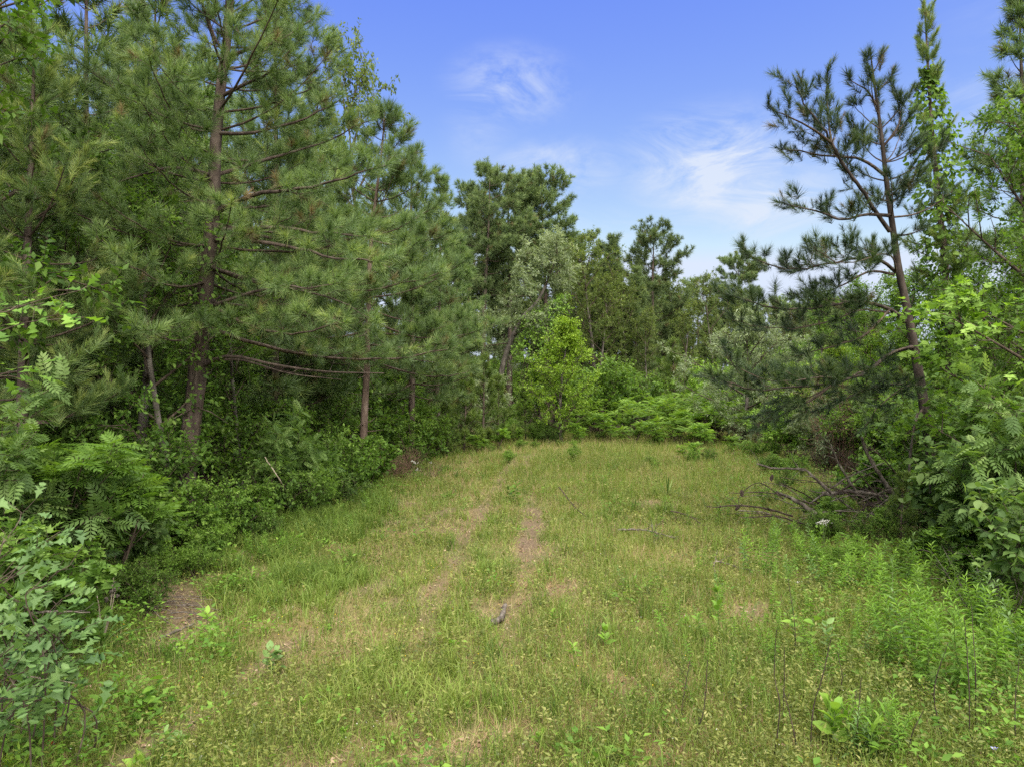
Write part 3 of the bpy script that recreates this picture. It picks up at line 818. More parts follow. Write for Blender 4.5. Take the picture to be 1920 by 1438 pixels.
# scraggy leaning pine on the right
b = np.array(on(1764, 16))
tr = pxpath(b, [(1764, 985, 16), (1753, 900, 16), (1736, 780, 16), (1719, 680, 16), (1701, 580, 16), (1686, 510, 16), (1673, 420, 16), (1662, 340, 16), (1653, 256, 16), (1643, 183, 16), (1632, 100, 16)])
tr[0, 2] = -.1
d_ = dict(side=.95, gap=.19, start=.25, v0=.42, twig_gap=.14)
lim = [
    (pxpath(b, [(1668, 434, 16), (1640, 395, 15.7), (1618, 358, 15.5), (1589, 321, 15.4), (1560, 270, 15.3), (1538, 234, 15.2), (1512, 200, 15.2), (1490, 150, 15.2)]), .048, {**d_, 'start': .4, 'side': 1.0}),
    (pxpath(b, [(1589, 321, 15.4), (1562, 275, 15.6), (1552, 210, 15.8), (1552, 130, 15.9)]), .03, {**d_, 'side': .6}),
    (pxpath(b, [(1560, 270, 15.3), (1520, 240, 14.8), (1472, 216, 14.6), (1445, 205, 14.6)]), .028, {**d_, 'side': .55}),
    (pxpath(b, [(1671, 405, 16), (1622, 403, 15.5), (1581, 412, 15.1), (1549, 402, 14.9), (1475, 387, 14.7)]), .04, {**d_, 'side': .7}),
    (pxpath(b, [(1662, 332, 16), (1622, 303, 15.8), (1580, 295, 15.6), (1530, 290, 15.5), (1460, 280, 15.4)]), .035, {**d_, 'side': .6}),
    (pxpath(b, [(1680, 511, 16), (1651, 489, 15.7), (1607, 484, 15.2), (1549, 496, 14.8), (1476, 504, 14.6), (1400, 478, 14.5)]), .036, d_),
    (pxpath(b, [(1676, 515, 16), (1630, 510, 15.9), (1570, 540, 15.6), (1500, 560, 15.5)]), .028, d_),
    (pxpath(b, [(1696, 603, 16), (1668, 580, 15.6), (1610, 565, 15.1), (1564, 572, 14.8), (1488, 580, 14.5), (1420, 570, 14.4), (1354, 550, 14.4)]), .042, {**d_, 'start': .35, 'side': .95}),
    (pxpath(b, [(1668, 580, 15.6), (1620, 630, 15.2), (1560, 650, 15), (1490, 668, 14.9)]), .03, {**d_, 'side': .6}),
    (pxpath(b, [(1717, 649, 16), (1671, 664, 15.5), (1622, 699, 15), (1564, 718, 14.6), (1522, 722, 14.4), (1411, 729, 14.0), (1330, 706, 13.9)]), .045, {**d_, 'start': .5, 'side': 1.0}),
    (pxpath(b, [(1564, 718, 14.6), (1520, 750, 14.4), (1460, 780, 14.3), (1415, 800, 14.3)]), .025, {**d_, 'side': .7, 'up': -.1}),
    (pxpath(b, [(1720, 722, 16), (1660, 722, 15.4), (1590, 745, 14.9), (1530, 775, 14.7)]), .035, {**d_, 'up': 0.}),
    (pxpath(b, [(1655, 277, 16), (1684, 237, 15.8), (1686, 205, 15.8), (1674, 165, 15.8)]), .025, {**d_, 'side': .4}),
    (pxpath(b, [(1680, 442, 16), (1705, 440, 15.6), (1735, 428, 15.4)]), .025, {**d_, 'side': .5}),
    (pxpath(b, [(1645, 200, 16), (1625, 170, 16), (1600, 155, 16), (1590, 145, 16)]), .022, {**d_, 'side': .4}),
    (pxpath(b, [(1668, 370, 16), (1690, 350, 15.6), (1700, 345, 15.5)]), .022, {**d_, 'side': .45}),
    (pxpath(b, [(1730, 765, 16), (1714, 800, 15.6), (1708, 850, 15.5), (1702, 890, 15.5)]), .03, dict(foliage=False, n=3)),
]
eg = np.random.default_rng(31)
for j_ in (5, 7, 9, 10, 11):
    pt, rr_, kw_ = lim[j_]
    off = np.linspace(0, 1, len(pt))[:, None] * np.array([eg.uniform(-.1, .9), eg.uniform(-1.4, 1.4), eg.uniform(-.55, .25)])
    lim.append((pt + off, rr_ * .5, {**kw_, 'side': .8, 'start': .3}))
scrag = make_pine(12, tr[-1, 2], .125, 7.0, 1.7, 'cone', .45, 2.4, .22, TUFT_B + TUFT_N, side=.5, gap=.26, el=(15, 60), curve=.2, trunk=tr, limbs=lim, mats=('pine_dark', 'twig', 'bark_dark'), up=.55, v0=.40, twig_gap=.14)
place(scrag, 'pine_tree', 'thin scraggy pine leaning over the brush pile, its sparse limbs reaching left', 'tree', b)
# browning lower boughs hanging off the scraggy pine are part of a small dead-needled pine beneath it
# slim pine covered with climbing leaves
b = np.array(on(1780, 22))
tr = pxpath(b, [(1784, 913, 22), (1782, 700, 22), (1772, 500, 22), (1762, 400, 22), (1748, 250, 22), (1740, 130, 22), (1734, 5, 22)]); tr[0, 2] = -.1
slim = make_pine(13, tr[-1, 2], .15, 6.2, 1.3, 'cone', .52, 2.8, .24, TUFT_B, side=.55, gap=.24, el=(5, 55), curve=.2, trunk=tr, mats=('pine', 'twig', 'bark_pine'), up=.5, v0=.5)
place(slim, 'pine_tree', 'tall slim pine on the right, its trunk sheathed in climbing leaves', 'tree', b)
def climber(name, label, base, path, z0, z1, rad, n, size, mat, seed, tpl_=HEART, hang=.5):
    g = np.random.default_rng(seed)
    c = catmull(path, 40)
    mb, st = MB(), MB()
    z = g.uniform(z0, z1, n)
    P = np.stack([np.interp(z, c[:, 2], c[:, q]) for q in range(3)], 1)
    a = g.uniform(0, 6.28, n)
    rr = rad * (.25 + .75 * np.sqrt(g.random(n))) * (.45 + 1.0 * noise(z * 2.2, a * .5, 1.0, 2)) * np.clip((z1 - z) / 1.2, .3, 1)
    hd = np.stack([np.cos(a), np.sin(a), np.zeros(n)], 1)
    mb.scatter(tpl_, P + hd * rr[:, None], nrm(hd * .5 - UP * hang + .4 * g.normal(size=(n, 3))), nrm(hd + UP * .5 + .3 * g.normal(size=(n, 3))), size * g.uniform(.6, 1.2, n), np.clip(g.normal(.5, .2, n), 0, 1))
    for q in range(4):
        zz = np.linspace(max(z0 - 4, 0.), z1 * g.uniform(.7, 1), 30); aa = q * 1.6 + zz * .5
        w = np.stack([np.interp(zz, c[:, 2], c[:, 0]) + np.cos(aa) * .19, np.interp(zz, c[:, 2], c[:, 1]) + np.sin(aa) * .19, zz], 1)
        st.tube(w, np.linspace(.018, .005, 30), 4, .5, 0, False)
    e = root(name, base, label, 'vine')
    ob('stems', st.mesh('stems', [M['twig']], True), e); o = ob('leaves', mb.mesh('leaves', [M[mat]]), e); o['kind'] = 'stuff'
climber('climbing_vine', 'green heart-leaved vine climbing the tall slim pine on the right', b, tr, 3.2, tr[-1, 2] - 2.0, .66, 2100, .17, 'leaf_fresh', 5)
b1 = np.array(on(338, 15))
t1 = pxpath(b1, [(338, 1006, 15), (348, 890, 15), (365, 750, 15), (380, 600, 15), (393, 470, 15), (401, 380, 15)]); t1[0, 2] = 0
climber('climbing_vine', 'dark leafy vine wrapped round the lower trunk of the big left pine', b1, t1, .6, t1[-1, 2] + .1, .75, 1100, .12, 'leaf_mid', 6, OVATE, .2)

# second pine of the left edge, with the bare reddish trunk
b = np.array(on(680, 22))
tr = pxpath(b, [(678, 913, 22), (683, 780, 22), (688, 690, 22), (690, 600, 22), (694, 480, 22), (705, 370, 22), (715, 290, 22), (722, 205, 22)]); tr[0, 2] = -.1
mid = make_pine(14, tr[-1, 2], .12, 4.0, 3.7, 'cone', .40, 3.4, .27, TUFT_N, side=1.0, gap=.3, el=(-8, 42), curve=.12, trunk=tr, mats=('pine', 'twig', 'bark_red'), up=.45, dead=8, bias=(.8, -.3, .2), v0=.42, twig_gap=.13)
place(mid, 'pine_tree', 'pine with a straight bare red-brown trunk at the end of the left tree edge', 'tree', b)
# pale-tipped pine at the far left
b = np.array(on(36, 12.5))
tr = pxpath(b, [(36, 1060, 12.5), (40, 850, 12.5), (46, 600, 12.5), (54, 400, 12.5), (60, 250, 12.5), (66, 60, 12.5)]); tr[0, 2] = -.1
pale = make_pine(15, tr[-1, 2], .11, 2.5, 2.3, 'cone', .42, 3.0, .23, TUFT_B, side=.75, gap=.26, el=(0, 45), curve=.2, trunk=tr, up=.4, v0=.52, dead=6, bias=(.6, -.5, .2), twig_gap=.14)
place(pale, 'pine_tree', 'young pine at the far left with pale yellow-tipped shoots', 'tree', b)

def T_(proto, px, d, label, sc=1., rz=0., name='pine_tree', cat='tree', group=None, dz=0.):
    return place(proto, name, label, cat, on(px, d, dz), rz, sc, group)
GL = 'pines of the left wood'
# left wood
T_(PM[0], 180, 18, 'pine standing close behind the young pale-tipped pine, far left', 1.05, .5, group=GL)
T_(PM[1], -60, 15, 'pine at the left border, only its right-hand boughs in the picture', 1.15, 1.9, group=GL)
T_(PM[2], 300, 21, 'pine hidden behind the trunk of the big left pine, crown to its left', 1.3, 3., group=GL)
T_(PM[0], 520, 24, 'pine behind the right boughs of the big left pine', 1.25, 4., group=GL)
T_(PM[1], 585, 28, 'pine showing between the big left pine and the red-brown trunk', 1.22, .3, group=GL)
T_(PM[2], 768, 29, 'pine just right of the red-brown trunk, sloping crown against the sky', 1.12, 2.2, group=GL)
T_(PM[0], 815, 36, 'pine lower down the slope of the left skyline, feathered right side', 1.0, 1.2, group=GL)
T_(PM[1], 845, 44, 'last pine of the left skyline, beside the gap before the tall pines', 1.0, 5.2, group=GL)
for i, (px, d, s, p) in enumerate([(90, 26, 1.3, 2), (230, 30, 1.4, 0), (400, 31, 1.4, 1), (470, 36, 1.5, 2), (340, 38, 1.5, 0), (140, 36, 1.5, 1), (0, 30, 1.4, 0), (540, 42, 1.4, 1), (690, 40, 1.05, 0), (-120, 24, 1.3, 2), (620, 50, 1.3, 2), (760, 52, 1.15, 1)]):
    T_(PM[p], px, d, 'pine in the dark depth of the left wood, behind the front row', s, i * 1.7, group='pines deep in the left wood')
T_(HW[0], -190, 10.5, 'broadleaf tree reaching in at the top left corner', 1.15, .4, 'broadleaf_tree')
T_(HW[1], 255, 16.5, 'dark broadleaf tree filling the space left of the big pine trunk', 1.05, 1.4, 'broadleaf_tree')
T_(HW[3], 310, 14.2, 'leafy sapling growing against the big left pine trunk', 1.0, 1.0, 'broadleaf_tree')
T_(HW[3], 455, 19, 'slender broadleaf sapling right of the big left pine trunk', .9, 2.0, 'broadleaf_tree')
T_(HW[1], 560, 27, 'broadleaf tree under the boughs between the two front pines', .8, 3.0, 'broadleaf_tree')
T_(HW[2], 662, 34, 'tall olive broadleaf tree with loose crown rising behind the left pines', (.92, .92, 1.34), .9, 'broadleaf_tree')
T_(HW[0], 110, 21, 'broadleaf tree in shade behind the pale-tipped pine', .9, 4., 'broadleaf_tree')
T_(HW[3], 770, 33, 'light green sapling right of the red-brown pine trunk', .85, 2.4, 'broadleaf_tree')
T_(HW[1], 400, 25, 'shaded broadleaf tree deep behind the big left pine', 1.0, 5., 'broadleaf_tree')
T_(HW[0], 30, 28, 'broadleaf tree deep in the wood at the left border', 1.0, 2.6, 'broadleaf_tree')

# tall pines at the end of the clearing
far = [(900, 52, 0, .92, .2, 'tall pine with twin-looking bare trunk, left of the tall central clump'),
       (956, 55, 0, 1.0, 2.0, 'tallest pine of the central clump, rounded top against the sky'),
       (1030, 57, 1, 1.02, 4.0, 'right-hand pine of the tall central clump with broad layered crown'),
       (872, 58, 1, .88, 1.0, 'thin pine left of the tall central clump'),
       (1145, 58, 3, 1.0, 1.0, 'dense conical pine between the central clump and the dome pine'),
       (1222, 62, 2, .98, 3.0, 'dome-topped pine standing alone on the right of the central woods'),
       (1195, 57, 3, .82, 2.0, 'lower dark pine in front of the dome-topped pine'),
       (1310, 72, 2, .80, 5.0, 'far pine right of the dome-topped pine, level with the skyline'),
       (1375, 74, 1, .86, .6, 'far pine whose crown shows behind the scraggy pine tips'),
       (1335, 66, 3, .72, 1.5, 'dark pine closing the gap right of the dome-topped pine'),
       (1405, 62, 3, .70, 2.5, 'pine half hidden by the leftmost tips of the scraggy pine'),
       (1470, 68, 2, .66, 3.5, 'pine crown seen through the middle boughs of the scraggy pine'),
       (1545, 66, 3, .72, .5, 'pine seen through the boughs of the scraggy pine near its trunk'),
       (1095, 64, 2, .96, 5.0, 'pine right behind the silvery leaning tree'),
       (1270, 66, 3, .75, 4.3, 'short pine at the right foot of the dome-topped pine')]
for px, d, p, s, rz, lb in far:
    T_(PF[p], px, d, lb, s, rz, group='tall pines at the end of the clearing')
gg = np.random.default_rng(5)
for i in range(46):
    px = gg.uniform(780, 1700); d = gg.uniform(68, 120); p = gg.integers(0, 4)
    s = min(1.0, (.0 + (719 - (560 + 40 * gg.random() if px > 1240 else 500 + 50 * gg.random())) / F * d + CH) / (20, 19, 17, 15)[p])
    T_(PF[p], px, d, 'pine in the distant wood closing off the clearing', s, gg.uniform(0, 6), group='pines of the distant wood')
for i, (px, d, s) in enumerate([(1105, 54, .98), (1165, 55, .8), (1060, 60, 1.0), (1130, 50, .72), (1290, 58, .66), (1215, 53, .6), (1332, 62, .86), (1262, 66, .9), (1388, 66, .78), (1420, 64, .55), (1480, 60, .6), (1560, 64, .6), (1640, 58, .62), (840, 56, .6), (990, 62, .7)]):
    T_(HW[2], px, d, 'hazy broadleaf tree filling the far wood below the pine tops', s, i, 'broadleaf_tree', group='broadleaf trees of the far wood')
for px, d, s_, lb in [(1600, 33, 1.12, 'green broadleaf tree behind the middle of the scraggy pine'), (1668, 30, 1.1, 'broadleaf tree directly behind the scraggy pine trunk'), (1735, 28, 1.12, 'broadleaf tree between the scraggy pine and the vine-sheathed pine'), (1800, 27, 1.1, 'broadleaf tree right behind the vine-sheathed pine'), (1545, 38, 1.15, 'broadleaf tree left behind the scraggy pine boughs')]:
    T_(HW[3], px, d, lb, s_, px, 'broadleaf_tree')
# silvery leaning tree
b = np.array(on(930, 47))
tr = pxpath(b, [(930, 812, 47), (937, 720, 47), (950, 660, 47), (978, 600, 47), (1010, 562, 47), (1030, 520, 47), (1040, 490, 47)]); tr[0, 2] = -.2
silver = make_hardwood(21, tr[-1, 2], .22, 5.2, 3.1, NARROW, .26, 15, ('leaf_silver', 'twig', 'bark_grey'), 15, 8, 6, trunk=tr, twl=.6, el=(-10, 60), curve=.0)
place(silver, 'broadleaf_tree', 'silvery green tree with a dark leaning trunk before the tall pines', 'tree', b)
climber('climbing_vine', 'bright green vine tangled in the crown of the silvery leaning tree', b, tr + np.array([1.5, -1.0, 0]), 4.6, 9.0, 1.5, 1500, .19, 'leaf_fresh', 9, OVATE, .3)

# bright yellow-green tree
lime = make_hardwood(22, 6.7, .09, .5, 2.5, LEAF, .125, 10, ('leaf_lime', 'twig', 'bark_grey'), 36, 8, 5, el=(15, 58), shape='cone', twl=.40, droop=.1, curve=.3)
T_(lime, 1053, 37, 'bright yellow-green tree standing alone at the end of the meadow', .98, .7, 'broadleaf_tree')

# right edge
T_(PM[0], 1930, 22, 'dark pine at the right border, boughs against the sky', 1.16, 3.3, group='pines of the right edge')
T_(PM[2], 2060, 24, 'pine at the right border behind the vine-hung tree', 1.35, .3, group='pines of the right edge')
T_(HW[0], 2010, 17, 'vine-hung broadleaf tree at the right border', .92, .9, 'broadleaf_tree')
T_(HW[3], 1885, 20, 'small pale green tree in front of the right border trees', .98, 2.9, 'broadleaf_tree')
mapl = make_hardwood(23, 5.0, .09, 1.3, 2.5, MAPLE, .19, 6, ('leaf_fresh', 'twig', 'bark_grey'), 12, 6, 4, el=(5, 45), twl=.5, droop=.3, flat=1.3)
T_(mapl, 1975, 12.8, 'lobed-leaf tree glowing light green beside the scraggy pine', 1.0, .2, 'broadleaf_tree')
T_(HW[3], 1700, 27, 'bright sapling showing behind the trunk of the scraggy pine', .75, .2, 'broadleaf_tree')
T_(HW[1], 1990, 14, 'dark broadleaf tree at the right border', .75, .2, 'broadleaf_tree')
T_(HW[3], 1845, 17.5, 'shaded sapling right of the scraggy pine trunk', .62, 4.2, 'broadleaf_tree')
silv2 = make_hardwood(24, 5.2, .1, .5, 2.9, NARROW, .17, 16, ('leaf_silver', 'twig', 'bark_grey'), 17, 7, 5, el=(0, 60), twl=.5)
T_(silv2, 1400, 36, 'wide grey-green willowy tree behind the tips of the scraggy pine', 1.08, 0, 'broadleaf_tree')
T_(silv2, 1490, 40, 'second grey-green willowy tree, half behind the scraggy pine', .9, 2., 'broadleaf_tree')
for px, d, s, rz, lb in [(1560, 30, .72, 0, 'bright green tree seen through the scraggy pine, left of its trunk'), (1630, 32, .8, 2, 'bright green tree seen through the scraggy pine, close to its trunk'), (1490, 34, .62, 4, 'low bright tree seen through the outer boughs of the scraggy pine')]:
    T_(lime, px, d, lb, s, rz, 'broadleaf_tree')
print('trees')

# ------------------------------------------------------------------ shrubs
SH = {
    'ovate': make_shrub(501, 2.0, 1.1, 9, OVATE, .115, 8, ('leaf_mid', 'twig'), 7, 4, .34),
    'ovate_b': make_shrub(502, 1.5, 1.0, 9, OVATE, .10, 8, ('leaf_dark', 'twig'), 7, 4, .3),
    'small': make_shrub(503, 1.8, 1.0, 10, LEAF, .085, 12, ('leaf_mid', 'twig'), 8, 5, .32),
    'fresh': make_shrub(504, 2.0, 1.1, 10, LEAF, .10, 11, ('leaf_fresh', 'twig'), 8, 5, .34),
    'pinn': make_shrub(505, 2.2, 1.0, 11, PINN_BIG, .24, 5, ('leaf_blue', 'twig'), 6, 4, .3, droop=.1, flat=1.0),
    'maple': make_shrub(506, 1.6, .9, 8, MAPLE, .15, 6, ('leaf_mid', 'twig'), 7, 4, .3, flat=1.2),
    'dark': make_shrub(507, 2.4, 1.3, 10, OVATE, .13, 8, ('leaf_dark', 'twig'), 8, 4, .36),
    'far': make_shrub(508, 2.6, 1.6, 11, LEAF, .15, 11, ('leaf_mid', 'twig'), 9, 5, .42),
    'farlight': make_shrub(509, 2.4, 1.5, 11, LEAF, .14, 11, ('leaf_fresh', 'twig'), 9, 5, .42),
    'silver': make_shrub(510, 2.4, 1.4, 11, NARROW, .14, 13, ('leaf_silver', 'twig'), 8, 5, .4),
    'feather': make_shrub(511, 1.1, .3, 8, LANCE, .07, 22, ('leaf_fresh', 'stem'), 7, 4, .3, droop=-.3, flat=.3),
    'broad': make_shrub(512, 1.9, 1.0, 8, BROAD, .17, 6, ('leaf_blue', 'twig'), 7, 4, .34, flat=1.2),
}
SU = [make_sumac(601, 2.1, .95, 7), make_sumac(602, 1.6, .8, 6), make_sumac(603, 2.5, 1.1, 8)]
SUL = make_sumac(604, 2.7, .95, 8, ('leaf_mid', 'twig'), .32, PINN_BIG, 14, 6)
def S_(kind, px, d, label, sc=1., rz=0., name='shrub', cat='shrub', group=None, squash=1.):
    pr = SH[kind] if isinstance(kind, str) else kind
    return place(pr, name, label, cat, on(px, d), rz, (sc, sc, sc * squash), group)
# left edge, from the camera outwards
S_('pinn', 20, 9.4, 'tall glossy pinnate bush at the left border under the pale-tipped pine', 1.12, .3)
S_(SUL, 165, 10.2, 'sumac-like bush with light pinnate fronds and a visible grey stem', 1.0, 1.1)
S_('maple', 60, 8.0, 'lobed-leaf bush behind the oak bush at the left border', .95, 2.)
S_('pinn', 262, 11.6, 'small pinnate sapling on the bare patch left of the track', .48, 2.1)
S_('ovate_b', 120, 12.2, 'dark rounded bush under the young pale-tipped pine', 1.2, 3)
S_('dark', 240, 13.2, 'dark tall bush behind the sumac-like bush', .95, 4)
S_('maple', 330, 12.8, 'lobed-leaf bush at the foot of the big left pine', .72, .4)
S_('small', 372, 13.4, 'small-leaved bush right of the foot of the big left pine', .72, 1.4)
S_('ovate', 430, 13.8, 'rounded green bush two steps right of the big left pine', .58, 2.4)
S_('maple', 475, 14.6, 'lobed-leaf bush beside the pale leaning stick', .62, 5.4)
S_('pinn', 545, 17.0, 'blue-green pinnate shrub between the two front pines', .86, .8)
S_('ovate_b', 505, 16.0, 'dark low shrub below the blue-green pinnate shrub', .9, 1.7)
S_('dark', 600, 18.6, 'dark shrub at the corner of the left edge', .72, 2.7)
S_('small', 575, 16.4, 'small-leaved shrub with grass at its foot on the left edge', .62, .7)
S_('ovate', 652, 19.5, 'green shrub hiding the foot of the red-brown pine trunk', .84, 3.7)
S_('maple', 690, 21.2, 'leafy lobed shrub at the tip of the left edge, reaching over the grass', .92, 4.7)
S_('ovate_b', 640, 17.6, 'low dark shrub in front of the left edge corner', .6, 5.7)
S_('small', 748, 30, 'small-leaved shrub beyond the brown twig heap', 1.2, .2)
S_('ovate', 775, 26.8, 'rounded bush right of the brown twig heap, hiding a pine foot', .95, .9)
S_('fresh', 790, 30, 'fresh green rounded bush right of the red-brown pine trunk', 1.3, 1.2)
S_('ovate', 745, 32, 'green bush behind the small-leaved shrub, left of the young pines', 1.5, 2.2)
S_('small', 822, 31, 'dark small bush at the edge of the grass before the young pines', .9, 3.2)
S_('feather', 602, 17.2, 'feathery upright green plant at the left edge of the grass', .95, 0, 'feathery_weed', 'plant')
for i, (k, px, d, s) in enumerate([('dark', 100, 16, 1.1), ('ovate_b', 200, 17, 1.3), ('dark', 300, 18, 1.1), ('ovate', 410, 18, 1.1), ('dark', 470, 21, 1.2), ('small', 540, 22, 1.4), ('dark', 20, 15, 1.2), ('small', 610, 24, 1.5), ('ovate', 660, 27, 1.6),
        ('dark', 150, 22, 1.4), ('dark', 260, 24, 1.5), ('far', 360, 27, 1.5), ('far', 470, 29, 1.5), ('far', 570, 33, 1.5), ('dark', 50, 22, 1.5), ('far', 690, 34, 1.5), ('far', 180, 30, 1.6), ('far', 20, 32, 1.6), ('far', 640, 40, 1.6), ('far', 440, 40, 1.8), ('far', 280, 40, 1.8), ('far', 100, 42, 1.9), ('far', 540, 50, 2.0), ('far', 730, 45, 1.7), ('far', 350, 52, 2.2), ('far', 180, 55, 2.3), ('far', 0, 50, 2.3)]):
    S_(k, px, d, 'shaded undergrowth bush inside the left wood, behind the edge shrubs', s, i * 1.3, group='undergrowth bushes inside the left wood')
gg = np.random.default_rng(44)
for i in range(30):
    d = gg.uniform(9.5, 26); x = float(left_edge(d)) + abs(gg.normal(0, .75)) + .1
    k_ = ('small', 'ovate', 'maple', 'fresh', 'ovate_b')[i % 5]
    place(SH[k_], 'low_bush', 'knee-high seedling bush in the grass along the left edge shrubs', 'shrub', (x, d, gz(x, d) - .03), i, gg.uniform(.22, .42), 'seedling bushes along the left edge')
for i in range(22):
    d = gg.uniform(10, 34); x = float(right_edge(d)) - abs(gg.normal(0, 1.0))
    k_ = ('small', 'ovate', 'fresh', 'maple')[i % 4]
    place(SH[k_], 'low_bush', 'knee-high seedling bush in the grass along the right edge', 'shrub', (x, d, gz(x, d) - .03), i, gg.uniform(.2, .42), 'seedling bushes along the right edge')
for i in range(18):
    d = gg.uniform(26, 40); x = gg.uniform(-3, 9)
    place(SH[('fresh', 'small')[i % 2]], 'low_bush', 'low leafy clump in the rough grass at the far end of the meadow', 'shrub', (x, d, gz(x, d) - .03), i, gg.uniform(.18, .34), 'leafy clumps in the far grass')
for i in range(26):
    d = gg.uniform(36, 45); px = gg.uniform(850, 1100)
    place(SH[('small', 'far', 'ovate_b', 'silver')[i % 4]], 'low_bush', 'waist-high bush closing the far end of the track', 'shrub', on(px, d), i, gg.uniform(.32, .62), 'bushes at the far end of the track')
# end of the clearing
T_(PY[1], 905, 34, 'bushy young pine left of the bright yellow-green tree', .92, .4, 'young_pine')
T_(PY[0], 872, 33, 'smaller young pine at the left of the bushy young pine', 1.05, 1.4, 'young_pine')
T_(PY[0], 935, 36, 'young pine peeping out right of the bushy young pine', 1.0, 2.4, 'young_pine')
T_(PY[0], 985, 38, 'low young pine just left of the yellow-green tree', .85, 3.4, 'young_pine')
T_(PY[1], 1265, 46, 'light young pine rising behind the sumac thicket', 1.22, 4.4, 'young_pine')
T_(PY[0], 838, 31, 'spindly light green pine seedling before the young pines', .7, 5.0, 'young_pine')
S_('silver', 905, 42, 'silvery bush showing above the young pines', 1.35, 0)
S_('far', 1120, 43, 'dome of vines and bush right behind the yellow-green tree', 1.55, 1.)
S_('far', 1085, 45, 'dark green bush close behind the yellow-green tree', 1.3, 2.)
S_('far', 965, 45, 'green bush at the foot of the silvery leaning tree', .85, 3.)
S_('far', 1190, 46, 'grey-green bush between the vine dome and the light young pine', 1.5, 4.)
S_('farlight', 1310, 47, 'bush right of the light young pine', 1.5, 5.)
S_('silver', 1345, 40, 'low silvery bush right of the sumac thicket', 1.3, 5.5)
_su = [(1105, 40, 0, 1.), (1140, 38, 1, 1.1), (1165, 41, 2, 1.), (1195, 38, 0, 1.05), (1222, 40, 2, 1.05), (1250, 37, 1, 1.2), (1275, 39, 0, 1.2), (1300, 38, 2, 1.15), (1325, 36, 0, 1.1), (1350, 37, 2, 1.), (1232, 35, 1, .9), (1180, 35.5, 1, .85), (1285, 34.5, 1, 1.0), (1322, 33.5, 1, .9), (1375, 35, 0, .9), (1405, 36, 2, .85), (1085, 37, 1, .8), (1440, 35, 0, .9), (1340, 40, 2, 1.25), (1255, 42, 2, 1.15)]
for i, (px, d, p, s) in enumerate(_su):
    rank = sorted(q[0] for q in _su if (q[1] <= 36) == (d <= 36)).index(px)
    ords = ('leftmost', 'second from the left', 'third from the left', 'fourth from the left', 'fifth from the left', 'sixth from the left', 'seventh from the left', 'eighth from the left', 'ninth from the left', 'tenth from the left', 'eleventh from the left', 'twelfth from the left', 'thirteenth from the left', 'fourteenth from the left')
    S_(SU[p], px, d, 'light green sumac bush, %s in the %s row of the thicket' % (ords[rank], 'front' if d <= 36 else 'back'), s, i * 2.1, 'sumac_bush', 'shrub', 'sumac thicket right of the yellow-green tree')
for px, d, p, s, lb in [(960, 37, 1, .8, 'low sumac tuft on the grass left of the yellow-green tree'), (925, 34, 1, .72, 'low sumac tuft before the bushy young pine'), (900, 32.5, 1, .6, 'smallest sumac tuft at the left end of the meadow'), (1290, 29, 1, .55, 'low sumac tuft standing out in the grass before the thicket'), (1385, 31, 1, .6, 'low sumac tuft in the grass below the scraggy pine boughs')]:
    S_(SU[p], px, d, lb, s, px * .1, 'sumac_bush')
gg = np.random.default_rng(9)
for i in range(40):
    px = gg.uniform(700, 1720); d = gg.uniform(48, 72)
    S_(('far', 'farlight', 'far', 'silver')[i % 4], px, d, 'bush in the undergrowth of the distant wood', gg.uniform(1.3, 2.1), i, group='undergrowth of the distant wood')
# right edge
S_('silver', 1560, 27, 'silvery bush low behind the scraggy pine boughs', 1.1, .3)
S_('farlight', 1640, 25, 'light green bush left of the scraggy pine trunk', 1.15, 1.3)
S_('farlight', 1480, 29, 'light bush at the meadow edge below the scraggy pine tips', .9, 4.3)
S_('ovate', 1690, 18.5, 'green bush behind the brush pile', 1.05, 2.3)
S_('maple', 1640, 17.2, 'lobed-leaf bush growing up through the brush pile', .85, 3.3)
S_('dark', 1800, 18, 'dark bush right behind the scraggy pine trunk', 1.35, 4.3)
S_('maple', 1800, 14.4, 'lobed grey-green bush at the foot of the scraggy pine', .8, 5.3)
S_('ovate_b', 1722, 15.2, 'small dark bush squeezed between brush pile and scraggy pine', .5, .8)
S_('pinn', 1905, 11.4, 'glossy pinnate bush hanging in at the right border', 1.18, 1.8)
S_('broad', 1850, 12.4, 'broad-leaved bush at the right border below the lobed-leaf tree', 1.12, 2.8)
S_('dark', 1890, 14.5, 'dark dense bush behind the glossy pinnate bush', 1.25, 3.8)
S_('maple', 1840, 11.2, 'low grey-green bush in front of the right border bushes', .72, 4.8)
S_('broad', 1960, 9.6, 'broad-leaved bush cut by the right border', .95, 4.1)
S_('dark', 1960, 13, 'dark bush cut by the right border, behind the pinnate bush', 1.3, 1.1)
for i, (k, px, d, s) in enumerate([('dark', 1760, 21, 1.4), ('ovate', 1840, 22, 1.4), ('far', 1700, 26, 1.4), ('far', 1900, 26, 1.6), ('far', 1790, 30, 1.6), ('farlight', 1620, 36, 1.5), ('far', 1720, 38, 1.7), ('far', 1560, 40, 1.5), ('far', 1850, 38, 2.), ('farlight', 1500, 44, 1.6), ('far', 1980, 20, 1.5), ('far', 1640, 46, 1.8)]):
    S_(k, px, d, 'bush in the undergrowth behind the scraggy pine and the right border', s, i * 1.3, group='undergrowth of the right wood')
T_(PY[0], 1690, 14.2, 'low browning pine bough tangle beside the brush pile', .42, .4, 'young_pine')
def dead_bush(px, d, H, W, seed, label, mat, n=26, sub=7, r=.008):
    place(make_brush(seed, H, W, n, mat, r, sub), 'dead_bush', label, 'bush', on(px, d))
dead_bush(742, 23.6, .95, 1.0, 701, 'heap of bare red-brown twigs at the tip of the left edge', 'dead_red', 60, 11)
dead_bush(1575, 26, 3.2, 1.6, 702, 'bare brownish bush seen through the scraggy pine boughs', 'dead_red', 40, 12, .01)
